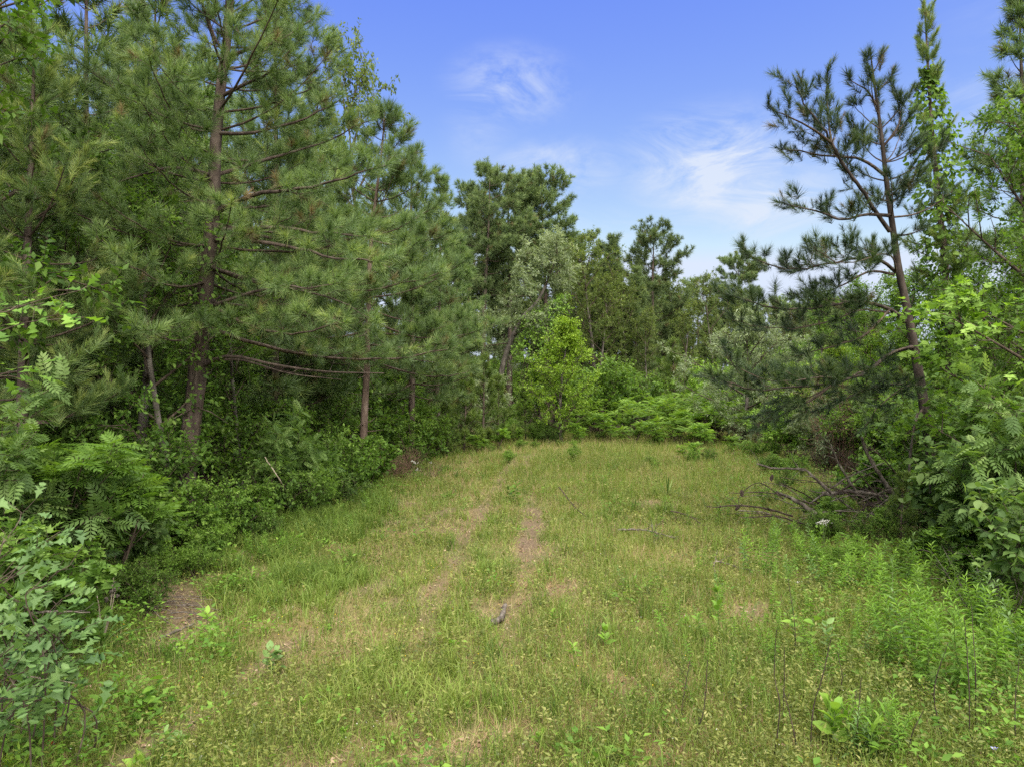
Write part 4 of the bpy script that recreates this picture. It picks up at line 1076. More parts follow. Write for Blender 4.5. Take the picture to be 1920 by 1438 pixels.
dead_bush(1870, 9.6, 1.0, .9, 703, 'bare grey arching stems at the right border below the bushes', 'dead', 30, 3, .006)
dead_bush(812, 24.5, .45, .5, 704, 'small heap of dry twigs right of the red-brown heap', 'dead_red', 18, 6)
dead_bush(290, 14.4, .8, .5, 705, 'dry dead clump among the shrubs left of the big pine', 'dead_red', 20, 6)
print('shrubs')

# ------------------------------------------------------------------ grass and ground cover (nobody could count these)
g = np.random.default_rng(2024)
def sample(n, y0, y1, pw, xm=2.0):
    """points on the meadow, denser towards the near end"""
    u = g.random(n)
    q = 1 - pw
    y = (y0 ** q + u * (y1 ** q - y0 ** q)) ** (1 / q)
    lo = np.maximum(-.76 * y - 1.2, left_edge(y) - xm); hi = np.minimum(.76 * y + 1.2, right_edge(y) + xm)
    x = lo + (hi - lo) * g.random(n)
    return x, y
def sward(x, y):
    """greenness 0..1 of the meadow: lush patches, thin straw patches"""
    return np.clip(.5 + 1.6 * (fbm(x, y, 2.6, 0) - .5) + .9 * (fbm(x, y, .7, 3) - .5), 0, 1)
def blades(mb, x, y, h, w, lean, var, seg=2):
    n = len(x); z = terr(x, y) - .01
    a = g.uniform(0, 2 * np.pi, n)
    ld = np.stack([np.cos(a), np.sin(a), np.zeros(n)], 1)
    a2 = g.uniform(0, 2 * np.pi, n)
    sd = np.stack([np.cos(a2), np.sin(a2), np.zeros(n)], 1) * (w / 2)[:, None]
    p = np.stack([x, y, z], 1)
    tip = p + ld * (lean * h)[:, None] + UP * (h * np.sqrt(np.clip(1 - .7 * lean ** 2, .05, 1)))[:, None]
    if seg == 1:
        V = np.stack([p - sd, p + sd, tip], 1).reshape(-1, 3)
        mb.add(V, np.arange(3 * n).reshape(-1, 3), np.repeat(var, 3))
    else:
        m = p + ld * (lean * h * .28)[:, None] + UP * (h * .58)[:, None]
        V = np.stack([p - sd, p + sd, m - sd * .8, m + sd * .8, tip], 1).reshape(-1, 3)
        b = np.arange(n)[:, None, None] * 5
        f = (np.array([[0, 1, 3], [0, 3, 2], [2, 3, 4]])[None] + b).reshape(-1, 3)
        mb.add(V, f, np.repeat(var, 5))
def stuff(name, mb, mat, label, cat):
    o = ob(name, mb.mesh(name, [M[mat]])); tag(o, label, cat, None, 'stuff'); return o

# short sward
mb = MB()
x, y = sample(330000, 4.6, 46, 1.15)
gn, br, ins = sward(x, y), bare(x, y), inside(x, y)
k = g.random(len(x)) < (.10 + .95 * gn) * (1 - .95 * br) * (.12 + .88 * ins); x, y, gn = x[k], y[k], gn[k]
far_ = np.clip((y - 14) / 22, 0, 1)
h = (.05 + .14 * g.random(len(x)) ** 1.5 + .07 * gn) * (.45 + 1.1 * fbm(x, y, 1.2, 4)) * (1 + 1.1 * far_)
dry = fbm(x, y, 3.1, 5)
var = np.clip(.50 - .42 * (gn - .5) + .62 * (dry - .5) + g.normal(0, .11, len(x)) + .02 * far_, .02, .8)
st = g.random(len(x)) < .12 + .16 * (1 - gn); var[st] = g.uniform(.70, .9, st.sum())
blades(mb, x, y, h, .0045 + .0007 * y, g.uniform(.1, .9, len(x)), var, 1)
stuff('meadow_grass', mb, 'grass', 'short yellow-green grass over the whole meadow', 'grass')

# long soft grass: tufts, thickest along the left edge, and flowering stems far off
mb = MB()
cx, cy = sample(3600, 4.8, 34, 1.1, .8)
w_ = 1.1 * np.exp(-((cx - left_edge(cy) - 1.1) / 1.2) ** 2) * (cy > 8) * (fbm(cx, cy, 1.5, 3) > .42) + .25 * (fbm(cx, cy, 1.6, 1) > .5) + .05
k = (g.random(len(cx)) < w_) & (bare(cx, cy) < .3); cx, cy = cx[k], cy[k]
nb = 26
r_ = np.abs(g.normal(0, .10, (len(cx), nb))); aa = g.uniform(0, 6.28, (len(cx), nb))
x, y = (cx[:, None] + r_ * np.cos(aa)).ravel(), (cy[:, None] + r_ * np.sin(aa)).ravel()
tall = np.repeat(g.uniform(.6, 1.25, len(cx)), nb)
h = tall * g.uniform(.16, .42, len(x))
var = np.clip(np.repeat(g.normal(.27, .09, len(cx)), nb) + g.normal(0, .07, len(x)), .03, .62)
blades(mb, x, y, h, .006 + .0005 * y, g.uniform(.2, 1.0, len(x)), var, 2)
# scattered single long blades
x, y = sample(26000, 4.6, 24, 1.3)
k = (bare(x, y) < .35) & (g.random(len(x)) < .25 + .75 * inside(x, y)) & (fbm(x, y, 1.3, 1) > .42); x, y = x[k], y[k]
blades(mb, x, y, g.uniform(.12, .34, len(x)), .006 + .0004 * y, g.uniform(.15, 1., len(x)), np.clip(g.normal(.33, .1, len(x)), .05, .7), 2)
# heavy grey-green tussocks beside the left shrubs, and yellow-green blades at the near end of the track
def tussocks(n, poly, nb, h0, h1, v0, v1, r0):
    P = np.array([gpx(*p) for p in poly]); lo, hi = P.min(0), P.max(0); out = []
    while len(out) < n:
        q = g.uniform(lo, hi); c_ = False
        for i in range(len(P)):
            (x0, y0), (x1, y1) = P[i], P[i - 1]
            if (y0 > q[1]) != (y1 > q[1]) and q[0] < (x1 - x0) * (q[1] - y0) / (y1 - y0) + x0: c_ = not c_
        if c_ and fbm(q[0], q[1], 1.3, 2) > .4 and bare(q[0], q[1]) < .25: out.append(q)
    out = np.array(out)
    r_ = np.abs(g.normal(0, r0, (n, nb))); aa = g.uniform(0, 6.28, (n, nb))
    x, y = (out[:, :1] + r_ * np.cos(aa)).ravel(), (out[:, 1:] + r_ * np.sin(aa)).ravel()
    tall = np.repeat(g.uniform(.6, 1.2, n), nb)
    blades(mb, x, y, tall * g.uniform(h0, h1, len(x)), .006 + .0005 * y, g.uniform(.25, 1.15, len(x)), np.clip(np.repeat(g.uniform(v0, v1, n), nb) + g.normal(0, .06, len(x)), .02, .7), 2)
tussocks(210, [(360, 1010), (470, 985), (600, 950), (700, 925), (740, 960), (690, 1060), (560, 1120), (430, 1130), (370, 1090)], 56, .22, .5, .14, .34, .13)
tussocks(60, [(380, 1090), (520, 1060), (700, 1090), (640, 1150), (420, 1160)], 40, .18, .4, .2, .38, .12)
tussocks(110, [(540, 1440), (1010, 1440), (920, 1210), (650, 1230)], 22, .16, .38, .34, .52, .10)
tussocks(50, [(700, 1110), (960, 1060), (960, 1190), (780, 1230)], 20, .12, .28, .3, .48, .10)
stuff('long_grass', mb, 'grass', 'long soft green grass tufts, thickest along the left edge of the meadow', 'grass')

# tall dry stems over the far half
mb = MB()
x, y = sample(52000, 7, 46, .35)
k = (inside(x, y) > .3) & (bare(x, y) < .4) & (g.random(len(x)) < np.clip((x + 1.5) / 3.5, .12, 1) * np.where(y < 17, 1.0 * (fbm(x, y, 1.8, 0) > .52), 1)); x, y = x[k], y[k]
blades(mb, x, y, g.uniform(.18, .5, len(x)), .006 + .00035 * y, g.uniform(.05, .5, len(x)), np.clip(.50 + .5 * (fbm(x, y, 2.2, 4) - .5) + g.normal(0, .15, len(x)), .1, .9), 1)
stuff('dry_stems', mb, 'grass', 'tall fine dry grass stems over the far right half of the meadow', 'grass')

# straw thatch, flat on the ground; redder at the lower right
mb = MB()
x, y = sample(80000, 4.6, 30, 1.3)
red = np.exp(-(((x - 1.55) / 1.5) ** 2 + ((y - 6.6) / 1.1) ** 2)) + .6 * np.exp(-(((x - .6) / .5) ** 2 + ((y - 10.5) / 3) ** 2)) + .5 * np.exp(-(((x - 2.4) / 1.2) ** 2 + ((y - 9.5) / 1.5) ** 2))
k = g.random(len(x)) < .22 + .55 * (1 - sward(x, y)) + 1.2 * red; x, y, red = x[k], y[k], red[k]
blades(mb, x, y, g.uniform(.06, .22, len(x)), .004 + .0004 * y, g.uniform(.85, 1.15, len(x)), np.clip(g.normal(.74, .08, len(x)) + .24 * np.clip(1.3 * red, 0, 1), .5, 1), 1)
stuff('straw_thatch', mb, 'grass', 'dry straw lying in the sward, reddish at the lower right', 'thatch')

# tiny creeping leaves
mb = MB()
x, y = sample(190000, 4.5, 26, 1.45)
gn = sward(x, y)
k = g.random(len(x)) < (.06 + 1.1 * gn * fbm(x, y, 1.1, 2) * 1.5) * (1 - .95 * bare(x, y)) * (.25 + .75 * inside(x, y)); x, y = x[k], y[k]
n = len(x); hz = g.random(n) ** 2 * (.05 + .16 * noise(x, y, .6, 4))
a = g.uniform(0, 6.28, n)
mb.scatter(leaf2(.30, .08, .1), np.stack([x, y, terr(x, y) + .01 + hz], 1), nrm(np.stack([np.cos(a), np.sin(a), g.uniform(-.2, .7, n)], 1)), nrm(UP + .5 * g.normal(size=(n, 3))),
           (.018 + .0022 * y) * g.uniform(.6, 1.5, n), np.clip(.42 + 1.2 * (fbm(x, y, .9, 1) - .5) + g.normal(0, .15, n), 0, .9))
stuff('ground_cover', mb, 'cover', 'low carpet of tiny creeping leaves between the grass', 'ground cover')
# weedy tufts of mid-sized leaves, mostly at the two edges
mb = MB()
cx, cy = sample(5200, 4.6, 44, .9, 3.5)
ed = 1 - np.clip(np.minimum(cx - left_edge(cy), right_edge(cy) - cx) / 3.0, 0, 1) ** 1.4
k = (g.random(len(cx)) < .04 + .24 * (fbm(cx, cy, 1.9, 2) > .55) + .9 * ed) & (bare(cx, cy) < .3); cx, cy = cx[k], cy[k]
nl = 22
r_ = np.abs(g.normal(0, .16, (len(cx), nl))); aa = g.uniform(0, 6.28, (len(cx), nl))
x, y = (cx[:, None] + r_ * np.cos(aa)).ravel(), (cy[:, None] + r_ * np.sin(aa)).ravel()
n = len(x); tall = np.repeat(g.uniform(.1, .42, len(cx)), nl)
mb.scatter(LEAF, np.stack([x, y, terr(x, y) + .03 + tall * g.random(n)], 1), nrm(np.stack([np.cos(aa.ravel()), np.sin(aa.ravel()), g.uniform(-.2, .8, n)], 1)), nrm(UP + .4 * g.normal(size=(n, 3))),
           np.repeat(g.uniform(.04, .10, len(cx)), nl) * g.uniform(.7, 1.2, n), np.clip(np.repeat(g.normal(.42, .15, len(cx)), nl) + g.normal(0, .12, n), 0, 1))
stuff('weeds', mb, 'weed', 'knee-high leafy weeds crowding both edges of the meadow', 'weeds')
# small-leaved herbs: wiry stems carrying little leaves, in drifts over the whole meadow
mb = MB()
cx, cy = sample(15000, 4.6, 30, 1.25, .5)
drift = fbm(cx, cy, 2.1, 3)
k = (g.random(len(cx)) < np.clip((drift - .36) * 3.4, .05, 1) * np.where(cx > 1.2, 1.25, .85)) & (bare(cx, cy) < .35); cx, cy, drift = cx[k], cy[k], drift[k]
nl = 11; n0 = len(cx)
hh = g.uniform(.10, .36, n0) * (.6 + .9 * drift) * (1 + .9 * np.clip((cy - 12) / 8, 0, 1) * (cx > -1) * (fbm(cx, cy, 2.4, 1) > .48)); ln = g.normal(0, .25, (n0, 2)) * hh[:, None]
t = (np.arange(nl)[None] + g.random((n0, nl))) / nl; t = .15 + .85 * t
zc = terr(cx, cy)
P = np.stack([cx[:, None] + ln[:, :1] * t, cy[:, None] + ln[:, 1:] * t, zc[:, None] + hh[:, None] * t], -1).reshape(-1, 3)
n = len(P); a = g.uniform(0, 6.28, n)
mb.scatter(leaf2(.2, .05, .12), P, nrm(np.stack([np.cos(a), np.sin(a), g.uniform(-.1, .9, n)], 1)), nrm(UP + .4 * g.normal(size=(n, 3))), np.repeat(g.uniform(.022, .055, n0), nl) * g.uniform(.7, 1.2, n) * (1 + .02 * P[:, 1]),
           np.clip(np.repeat(g.normal(.48, .17, n0), nl) + .15 * (t.ravel() - .5) + g.normal(0, .1, n), 0, 1))
mb.segs(np.stack([cx, cy, zc - .01], 1), np.stack([cx + ln[:, 0], cy + ln[:, 1], zc + hh], 1), .0022, .001, .35)
stuff('meadow_herbs', mb, 'cover', 'wiry small-leaved herbs in drifts through the meadow grass', 'herbs')
# fallen leaves under the edges and on bare soil
mb = MB()
x, y = sample(26000, 4.6, 30, 1.05, 5)
k = g.random(len(x)) < .9 * (1 - inside(x, y)) + .5 * bare(x, y) + .03; x, y = x[k], y[k]
n = len(x); a = g.uniform(0, 6.28, n)
mb.scatter(leaf2(.32, .12, -.05), np.stack([x, y, terr(x, y) + .012], 1), nrm(np.stack([np.cos(a), np.sin(a), g.uniform(-.1, .25, n)], 1)), nrm(UP + .35 * g.normal(size=(n, 3))), g.uniform(.03, .085, n), g.uniform(0, 1, n))
stuff('leaf_litter', mb, 'litter', 'brown fallen leaves on the bare soil and under the edges', 'leaf litter')
# clover heads and other pin-head flowers
mb = MB()
x, y = sample(900, 4.8, 14, 1.3)
k = (fbm(x, y, 1.4, 5) > .52) & (inside(x, y) > .6); x, y = x[k], y[k]; n = len(x)
o8 = np.array([(0, 0, 1), (0, 0, -1), (1, 0, 0), (-1, 0, 0), (0, 1, 0), (0, -1, 0)], float); f8 = np.array([(0, 2, 4), (0, 4, 3), (0, 3, 5), (0, 5, 2), (1, 4, 2), (1, 3, 4), (1, 5, 3), (1, 2, 5)])
mb.scatter((o8, f8, np.zeros(6)), np.stack([x, y, terr(x, y) + g.uniform(.06, .2, n)], 1), np.tile([0, 1., 0], (n, 1)), np.tile(UP, (n, 1)), g.uniform(.004, .007, n), g.uniform(0, 1, n))
stuff('clover_heads', mb, 'white', 'tiny white clover heads dotted through the near grass', 'flowers')
mb = MB()
x, y = sample(700, 4.8, 14, 1.3)
k = (fbm(x, y, 1.4, 2) > .5) & (inside(x, y) > .6); x, y = x[k], y[k]; n = len(x)
mb.scatter((o8, f8, np.zeros(6)), np.stack([x, y, terr(x, y) + g.uniform(.06, .2, n)], 1), np.tile([0, 1., 0], (n, 1)), np.tile(UP, (n, 1)), g.uniform(.005, .010, n), g.uniform(0, 1, n))
stuff('yellow_flowers', mb, 'yellow', 'tiny yellow flowers dotted through the near grass', 'flowers')
print('grass')

# ------------------------------------------------------------------ near plants with their leaves built one by one
from mathutils import Matrix
_lm = {}
TPL = dict(lobed=LOBED, heart=HEART, ovate=OVATE, broad=BROAD, lance=leaf4(.11, .03, .2), long=leaf4(.2, .05, .2, .5), pinn=PINN_BIG)
def leafmesh(kind, mat, v):
    key = (kind, mat, v)
    if key not in _lm:
        mb = MB(); t = TPL[kind]; mb.add(t[0], t[1], np.clip(v / 10 + t[2], 0, 1)); _lm[key] = mb.mesh('leaf', [M[mat]], True)
    return _lm[key]
def frame(p, d, n, s):
    Y = nrm(d); X = nrm(np.cross(Y, n)); Z = np.cross(X, Y)
    m = Matrix.Identity(4)
    for i in range(3):
        m[i][0], m[i][1], m[i][2], m[i][3] = X[i] * s, Y[i] * s, Z[i] * s, p[i]
    return m
def put_leaf(parent, kind, mat, g_, p, d, n, s, name='leaf', v0=5):
    o = ob(name, leafmesh(kind, mat, int(np.clip(round(g_.normal(v0, 1.6)), 1, 9))), parent)
    o.matrix_local = frame(np.asarray(p, float), np.asarray(d, float), np.asarray(n, float), s)
def plant(name, label, cat, loc, seed, stems, kind, mat, size, n, group=None, spread=.15, H=.4, start=.2, el=(-.1, .8), smat='stem', r=.006, whorl=2, v0=5, rosette=0, lname='leaf'):
    """a weed: one or more stems with single leaves set round them"""
    g_ = np.random.default_rng(seed)
    e = root(name, loc, label, cat, group)
    for q in range(stems):
        a = g_.uniform(0, 6.28); rr = spread * math.sqrt(g_.random()) if stems > 1 else spread * .3
        h = H * g_.uniform(.75, 1.1)
        c = catmull([(math.cos(a) * rr * .4, math.sin(a) * rr * .4, -.02), (math.cos(a) * rr * .7, math.sin(a) * rr * .7, h * .5), (math.cos(a) * rr, math.sin(a) * rr, h)], 8)
        mb = MB(); mb.tube(c, np.linspace(r, r * .4, 8), 5, .5, 0, True)
        ob('stem', mb.mesh('stem', [M[smat]], True), e)
        m = n // stems
        for i in range(m):
            t = start + (1 - start) * (i + .5) / m
            if rosette and i > m - rosette: t = 1
            p = np.array([np.interp(t * 7, np.arange(8), c[:, k]) for k in range(3)])
            th = i * 2.4 + g_.normal(0, .25); ee = el[0] + (el[1] - el[0]) * t + g_.normal(0, .18)
            d = np.array([math.cos(th) * math.cos(ee), math.sin(th) * math.cos(ee), math.sin(ee)])
            put_leaf(e, kind, mat, g_, p, d, nrm(UP + .35 * g_.normal(size=3)), size * g_.uniform(.65, 1.15) * (1 - .25 * t), lname, v0 + 1.5 * t)
    return e
def G(px, py): return tuple(ground_at(px, py))
plant('leafy_weed', 'bright upright weed with a whorl of oval leaves, right of the track', 'plant', G(1352, 1222), 1, 1, 'ovate', 'weed', .15, 18, H=.62, start=.45, el=(.1, 1.0), rosette=8)
plant('leafy_weed', 'smaller pale weed touching the upright oval-leaved weed', 'plant', G(1312, 1215), 2, 1, 'ovate', 'weed', .12, 14, H=.42, start=.4, v0=6)
plant('leafy_weed', 'large bright broad-leaved weed at the bottom edge, right', 'plant', G(1553, 1420), 3, 3, 'broad', 'weed', .19, 27, H=.42, spread=.2, start=.3, el=(.1, 1.), v0=6.5)
plant('leafy_weed', 'narrow-leaved weed beside the large broad-leaved weed', 'plant', G(1618, 1432), 4, 4, 'lance', 'weed', .17, 44, H=.46, spread=.25, start=.25, el=(.2, 1.), v0=6)
plant('leafy_weed', 'heart-leaved vine weed with two big yellowish leaves among the stalks', 'plant', G(1505, 1235), 5, 2, 'heart', 'weed', .15, 12, H=.55, spread=.2, start=.35, el=(-.2, .5), v0=7)
plant('leafy_weed', 'pale-leaved weed right of the heart-leaved vine weed', 'plant', G(1556, 1245), 6, 1, 'ovate', 'weed_dull', .14, 14, H=.5, start=.35, v0=7)
plant('leafy_weed', 'oval-leaved weed in the grass right of the short log', 'plant', G(1138, 1228), 7, 1, 'ovate', 'weed', .15, 12, H=.25, start=.4, el=(.2, 1.0), rosette=6, v0=6)
plant('leafy_weed', 'low oval-leaved weed left of its taller twin, right of the short log', 'plant', G(1078, 1248), 8, 1, 'ovate', 'weed', .13, 10, H=.18, start=.4, v0=6)
plant('leafy_weed', 'small upright weed just right of the short log', 'plant', G(1032, 1182), 9, 1, 'ovate', 'weed', .10, 14, H=.26, start=.2, v0=5)
plant('leafy_weed', 'dark bushy weed standing between the wheel ruts far up the track', 'plant', G(960, 948), 10, 3, 'ovate', 'leaf_mid', .2, 30, H=.5, spread=.28, start=.2, v0=5)
plant('leafy_weed', 'grey-green broad weed left of the track near the lower edge', 'plant', G(502, 1262), 11, 2, 'broad', 'weed_dull', .17, 14, H=.3, spread=.14, start=.3, v0=6)
plant('leafy_weed', 'bushy green weed in the grass before the brush pile', 'plant', G(1352, 978), 12, 4, 'ovate', 'leaf_mid', .15, 44, H=.6, spread=.4, start=.15)
plant('leafy_weed', 'low grey-leaved weed by the bare strip, bottom left', 'plant', G(330, 1395), 13, 3, 'long', 'weed_dull', .13, 24, H=.2, spread=.16, start=.2, v0=7)
plant('leafy_weed', 'bright lettuce-like weed at the bottom edge, left', 'plant', G(256, 1432), 14, 2, 'broad', 'weed', .17, 14, H=.12, spread=.08, start=.1, el=(.4, 1.2), v0=7)
plant('leafy_weed', 'yellow-green feathery weed in the bottom left corner', 'plant', G(66, 1425), 15, 6, 'lance', 'leaf_lime', .10, 90, H=.22, spread=.25, start=.1, el=(.2, 1.), v0=6)
plant('leafy_weed', 'slim weed with willow-like leaves at the bottom left', 'plant', G(168, 1385), 16, 1, 'lance', 'weed_dull', .16, 14, H=.3, start=.2, v0=6.5)
plant('heart_leaf_vine', 'heart-leaved vine spreading over the ground below the oak bush', 'vine', G(180, 1350), 17, 8, 'heart', 'weed', .17, 40, H=.42, spread=.75, start=.45, el=(-.35, .35), v0=4.5)
plant('heart_leaf_vine', 'darker low vine leaves in the bottom left corner', 'vine', G(30, 1400), 18, 6, 'heart', 'leaf_dark', .16, 26, H=.2, spread=.5, start=.4, el=(-.3, .3), v0=4)
plant('leafy_weed', 'bright three-leaved weed on the bare patch by the sticks', 'plant', G(392, 1180), 19, 1, 'ovate', 'weed', .17, 8, H=.2, start=.5, v0=7.5)
plant('red_leaf_weed', 'tiny red-leaved weed near the bottom left corner', 'plant', G(93, 1392), 20, 3, 'ovate', 'red', .05, 12, H=.08, spread=.12, start=.4)
plant('violet_flower', 'single pale violet flower at the bottom right', 'flower', G(1857, 1438), 21, 1, 'ovate', 'violet', .045, 6, H=.16, start=.9, el=(.2, .6), lname='petal')
for i_, (px, py) in enumerate([(720, 1150), (610, 1190), (1180, 1320), (880, 1330), (560, 1330), (1290, 1180), (640, 1380), (1010, 1400), (1420, 1300), (850, 1230), (430, 1420), (760, 1360)]):
    plant('leafy_weed', 'palm-sized weed rosette low in the near grass', 'plant', G(px, py), 40 + i_, 1, 'ovate' if i_ % 2 else 'long', 'weed', .10, 9, 'small weed rosettes in the near grass', H=.12, start=.2, el=(.2, .9), v0=6)

# oak bush in the lower left corner and the oak bough hanging in above it: every leaf a piece
def oak(name, label, loc, seed, shoots, mat='weed', size=.15, per=9):
    g_ = np.random.default_rng(seed)
    e = root(name, loc, label, 'shrub')
    for P in shoots:
        c = catmull(P, 14); mb = MB()
        mb.tube(c, np.linspace(.008, .003, 14), 6, .5, 0, True); ob('branch', mb.mesh('branch', [M['twig']], True), e)
        tan = nrm(np.gradient(c, axis=0))
        sg = 1
        for j in range(3, 14):
            for q in range(per // 8 + (g_.random() < (per % 8) / 8)):
                sg = -sg
                sd = nrm(np.cross(tan[j], UP) * sg + g_.normal(0, .35, 3))
                tw = g_.uniform(.05, .22)
                d0 = nrm(tan[j] * .6 + sd * .8 + UP * .25)
                p = c[j] + d0 * tw
                d = nrm(d0 + g_.normal(0, .3, 3) - UP * .2)
                put_leaf(e, 'lobed', mat, g_, p, d, nrm(UP + .4 * g_.normal(size=3) - np.array([0, .35, 0])), size * g_.uniform(.75, 1.25), 'leaf', 5)
                if g_.random() < .5:
                    m2 = MB(); m2.segs(c[j], p, .004, .0025); ob('twig', m2.mesh('twig', [M['twig']]), e)
    return e
b = np.array(G(-30, 1425))
gq = np.random.default_rng(8)
shoots = []
for px, py, d in [(90, 1010, 6.3), (40, 960, 6.6), (130, 1060, 6.2), (20, 1080, 5.8), (110, 1150, 5.9), (150, 1180, 6.2), (60, 1190, 5.5), (95, 1230, 5.7), (10, 1000, 6.9), (140, 1110, 6.6), (40, 1130, 6.1), (75, 1100, 5.7), (5, 1230, 5.5), (120, 1210, 6.4), (60, 1040, 6.0), (15, 1170, 5.9), (30, 1265, 5.5), (75, 1285, 5.6), (115, 1262, 5.8), (5, 1310, 5.4), (145, 1235, 6.1), (50, 1320, 5.5), (100, 1310, 5.7), (20, 1230, 6.3), (135, 1275, 6.1)]:
    e_ = at(px, py, d) - b
    o_ = gq.normal(0, .25, 3); o_[2] = 0
    shoots.append([tuple(o_ + np.array([e_[0] * .3, 0, 0])), (e_[0] * .45 + o_[0], e_[1] * .35 + o_[1], e_[2] * .6), (e_[0] * .75, e_[1] * .75, e_[2] * .93), tuple(e_)])
oak('oak_bush', 'oak bush with pale lobed leaves filling the lower left corner', b, 51, shoots, 'weed_dull', .165, 11)
b = np.array(on(-190, 6.2))
shoots = []
for pts in ([(-190, 900, 6.2), (-120, 640, 6.2), (0, 590, 6.2), (70, 565, 6.2), (150, 545, 6.2)], [(-190, 900, 6.2), (-110, 660, 6.0), (-10, 625, 5.9), (50, 605, 5.9), (120, 598, 5.9)], [(-190, 900, 6.2), (-120, 760, 6.1), (-40, 720, 6.1), (10, 705, 6.1), (62, 715, 6.1)], [(-190, 900, 6.2), (-130, 640, 6.4), (-40, 600, 6.5), (30, 575, 6.5), (80, 580, 6.5)]):
    q = np.array([at(*p) for p in pts]) - b; q[0] = (0, 0, 0); shoots.append(q)
oak('oak_sapling', 'light oak boughs with lobed leaves hanging in at the left border', b, 52, shoots, 'weed', .15, 10)

# leafy weed stems of the lower right patch
def make_goldenrod(seed, H=.75, n=46, mat='weed'):
    g_ = np.random.default_rng(seed); st, fo = MB(), MB()
    c = catmull([(0, 0, -.02), (.02, .01, H * .5), (g_.normal(0, .05), g_.normal(0, .05), H)], 7)
    st.tube(c, np.linspace(.006, .002, 7), 4, .5, 0, False)
    t = .12 + .88 * (np.arange(n) / n) ** .8; th = np.arange(n) * 2.4
    P = np.stack([np.interp(t * 6, np.arange(7), c[:, k]) for k in range(3)], 1)
    el_ = -.1 + 1.0 * t ** 2 + g_.normal(0, .15, n)
    D = np.stack([np.cos(th) * np.cos(el_), np.sin(th) * np.cos(el_), np.sin(el_)], 1)
    fo.scatter(leaf4(.11, .03, .25), P, D, nrm(UP + .3 * g_.normal(size=(n, 3))), .15 * (1.1 - .5 * t) * g_.uniform(.7, 1.15, n), np.clip(.32 + .38 * t + g_.normal(0, .08, n), 0, 1))
    return [('stem', st.mesh('stem', [M['stem']], True), None), ('leaves', fo.mesh('leaves', [M[mat]]), None)]
GR = [make_goldenrod(801), make_goldenrod(802, .9, 54, 'leaf_mid'), make_goldenrod(803, .6, 40), make_goldenrod(804, .8, 36, 'weed_dull'), make_goldenrod(805, .7, 50, 'leaf_mid')]
gq = np.random.default_rng(12)
stand = MB(); stand_st = MB()
def mass(px, py, s_):
    p = np.array(G(px, py)); n_ = 40; H_ = .75 * s_; tl_ = gq.normal(0, .2, 2) * H_
    t_ = .12 + .88 * (np.arange(n_) / n_) ** .8; th = np.arange(n_) * 2.4 + gq.random(); el_ = -.1 + t_ ** 2 + gq.normal(0, .15, n_)
    P_ = p + np.stack([tl_[0] * t_, tl_[1] * t_, H_ * t_], 1)
    stand.scatter(LANCE, P_, np.stack([np.cos(th) * np.cos(el_), np.sin(th) * np.cos(el_), np.sin(el_)], 1), nrm(UP + .3 * gq.normal(size=(n_, 3))), .15 * s_ * (1.1 - .5 * t_) * gq.uniform(.7, 1.15, n_), np.clip(gq.normal(.3, .08) + .36 * t_ + gq.normal(0, .08, n_), 0, 1))
    stand_st.segs(p, P_[-1], .005, .002)
def patch(n, poly, label, group, s0, s1, share=.62):
    k = 0; own = int(n * share)
    P = np.array(poly, float); lo, hi = P.min(0), P.max(0)
    for _ in range(n * 30):
        if k >= n: break
        px, py = gq.uniform(lo, hi)
        ins_ = False
        for i in range(len(P)):
            (x0, y0), (x1, y1) = P[i], P[i - 1]
            if (y0 > py) != (y1 > py) and px < (x1 - x0) * (py - y0) / (y1 - y0) + x0: ins_ = not ins_
        if not ins_: continue
        if k >= own:
            mass(px, py, gq.uniform(s0, s1)); k += 1; continue
        e = place(GR[gq.integers(0, 5)], 'tall_weed', label, 'plant', G(px, py), 0, gq.uniform(s0, s1), group); e.rotation_euler = (gq.normal(0, .24), gq.normal(0, .24), gq.uniform(0, 6)); k += 1
patch(150, [(1640, 1160), (1760, 1120), (1960, 1100), (2000, 1330), (1860, 1340), (1700, 1300), (1620, 1240)], 'narrow-leaved green weed stem in the dense lower right patch', 'weed stems of the lower right patch', .5, 1.15)
patch(48, [(1380, 1040), (1480, 1030), (1620, 1060), (1600, 1120), (1480, 1110), (1390, 1080)], 'narrow-leaved weed stem in the patch before the brush pile', 'weed stems before the brush pile', .6, .95)
patch(50, [(1600, 1070), (1760, 1060), (1930, 1090), (1900, 1130), (1720, 1120), (1620, 1110)], 'narrow-leaved weed stem at the foot of the right border bushes', 'weed stems below the right border bushes', .7, 1.1)
patch(46, [(1420, 1150), (1560, 1090), (1680, 1120), (1660, 1220), (1560, 1300), (1430, 1260)], 'narrow-leaved weed scattered in the grass left of the dense patch', 'scattered weeds left of the dense patch', .35, .7)
patch(60, [(1060, 865), (1420, 860), (1450, 1010), (1300, 1040), (1130, 960)], 'scattered narrow-leaved weed in the rough grass right of the track', 'scattered weeds right of the track', .35, .75)
patch(36, [(330, 1045), (560, 985), (690, 935), (710, 985), (520, 1070)], 'narrow-leaved weed among the long grass of the left edge', 'weeds in the long grass of the left edge', .4, .8)
patch(30, [(1150, 1120), (1330, 1060), (1440, 1150), (1400, 1330), (1230, 1280)], 'knee-high narrow-leaved weed between the track and the dark stalks', 'weeds between track and stalks', .3, .6)
patch(16, [(1540, 1440), (1700, 1440), (1690, 1400), (1560, 1405)], 'narrow-leaved weed stem at the bottom edge by the broad-leaved weed', 'weed stems at the bottom edge', .5, .7)

ws = root('weed_stand', (0, 0, 0), 'undergrowth mass of narrow-leaved weeds filling in between the single stems', 'weeds'); ws['kind'] = 'stuff'
ob('stems', stand_st.mesh('stems', [M['stem']]), ws)['kind'] = 'stuff'
ob('leaves', stand.mesh('leaves', [M['weed']]), ws)['kind'] = 'stuff'
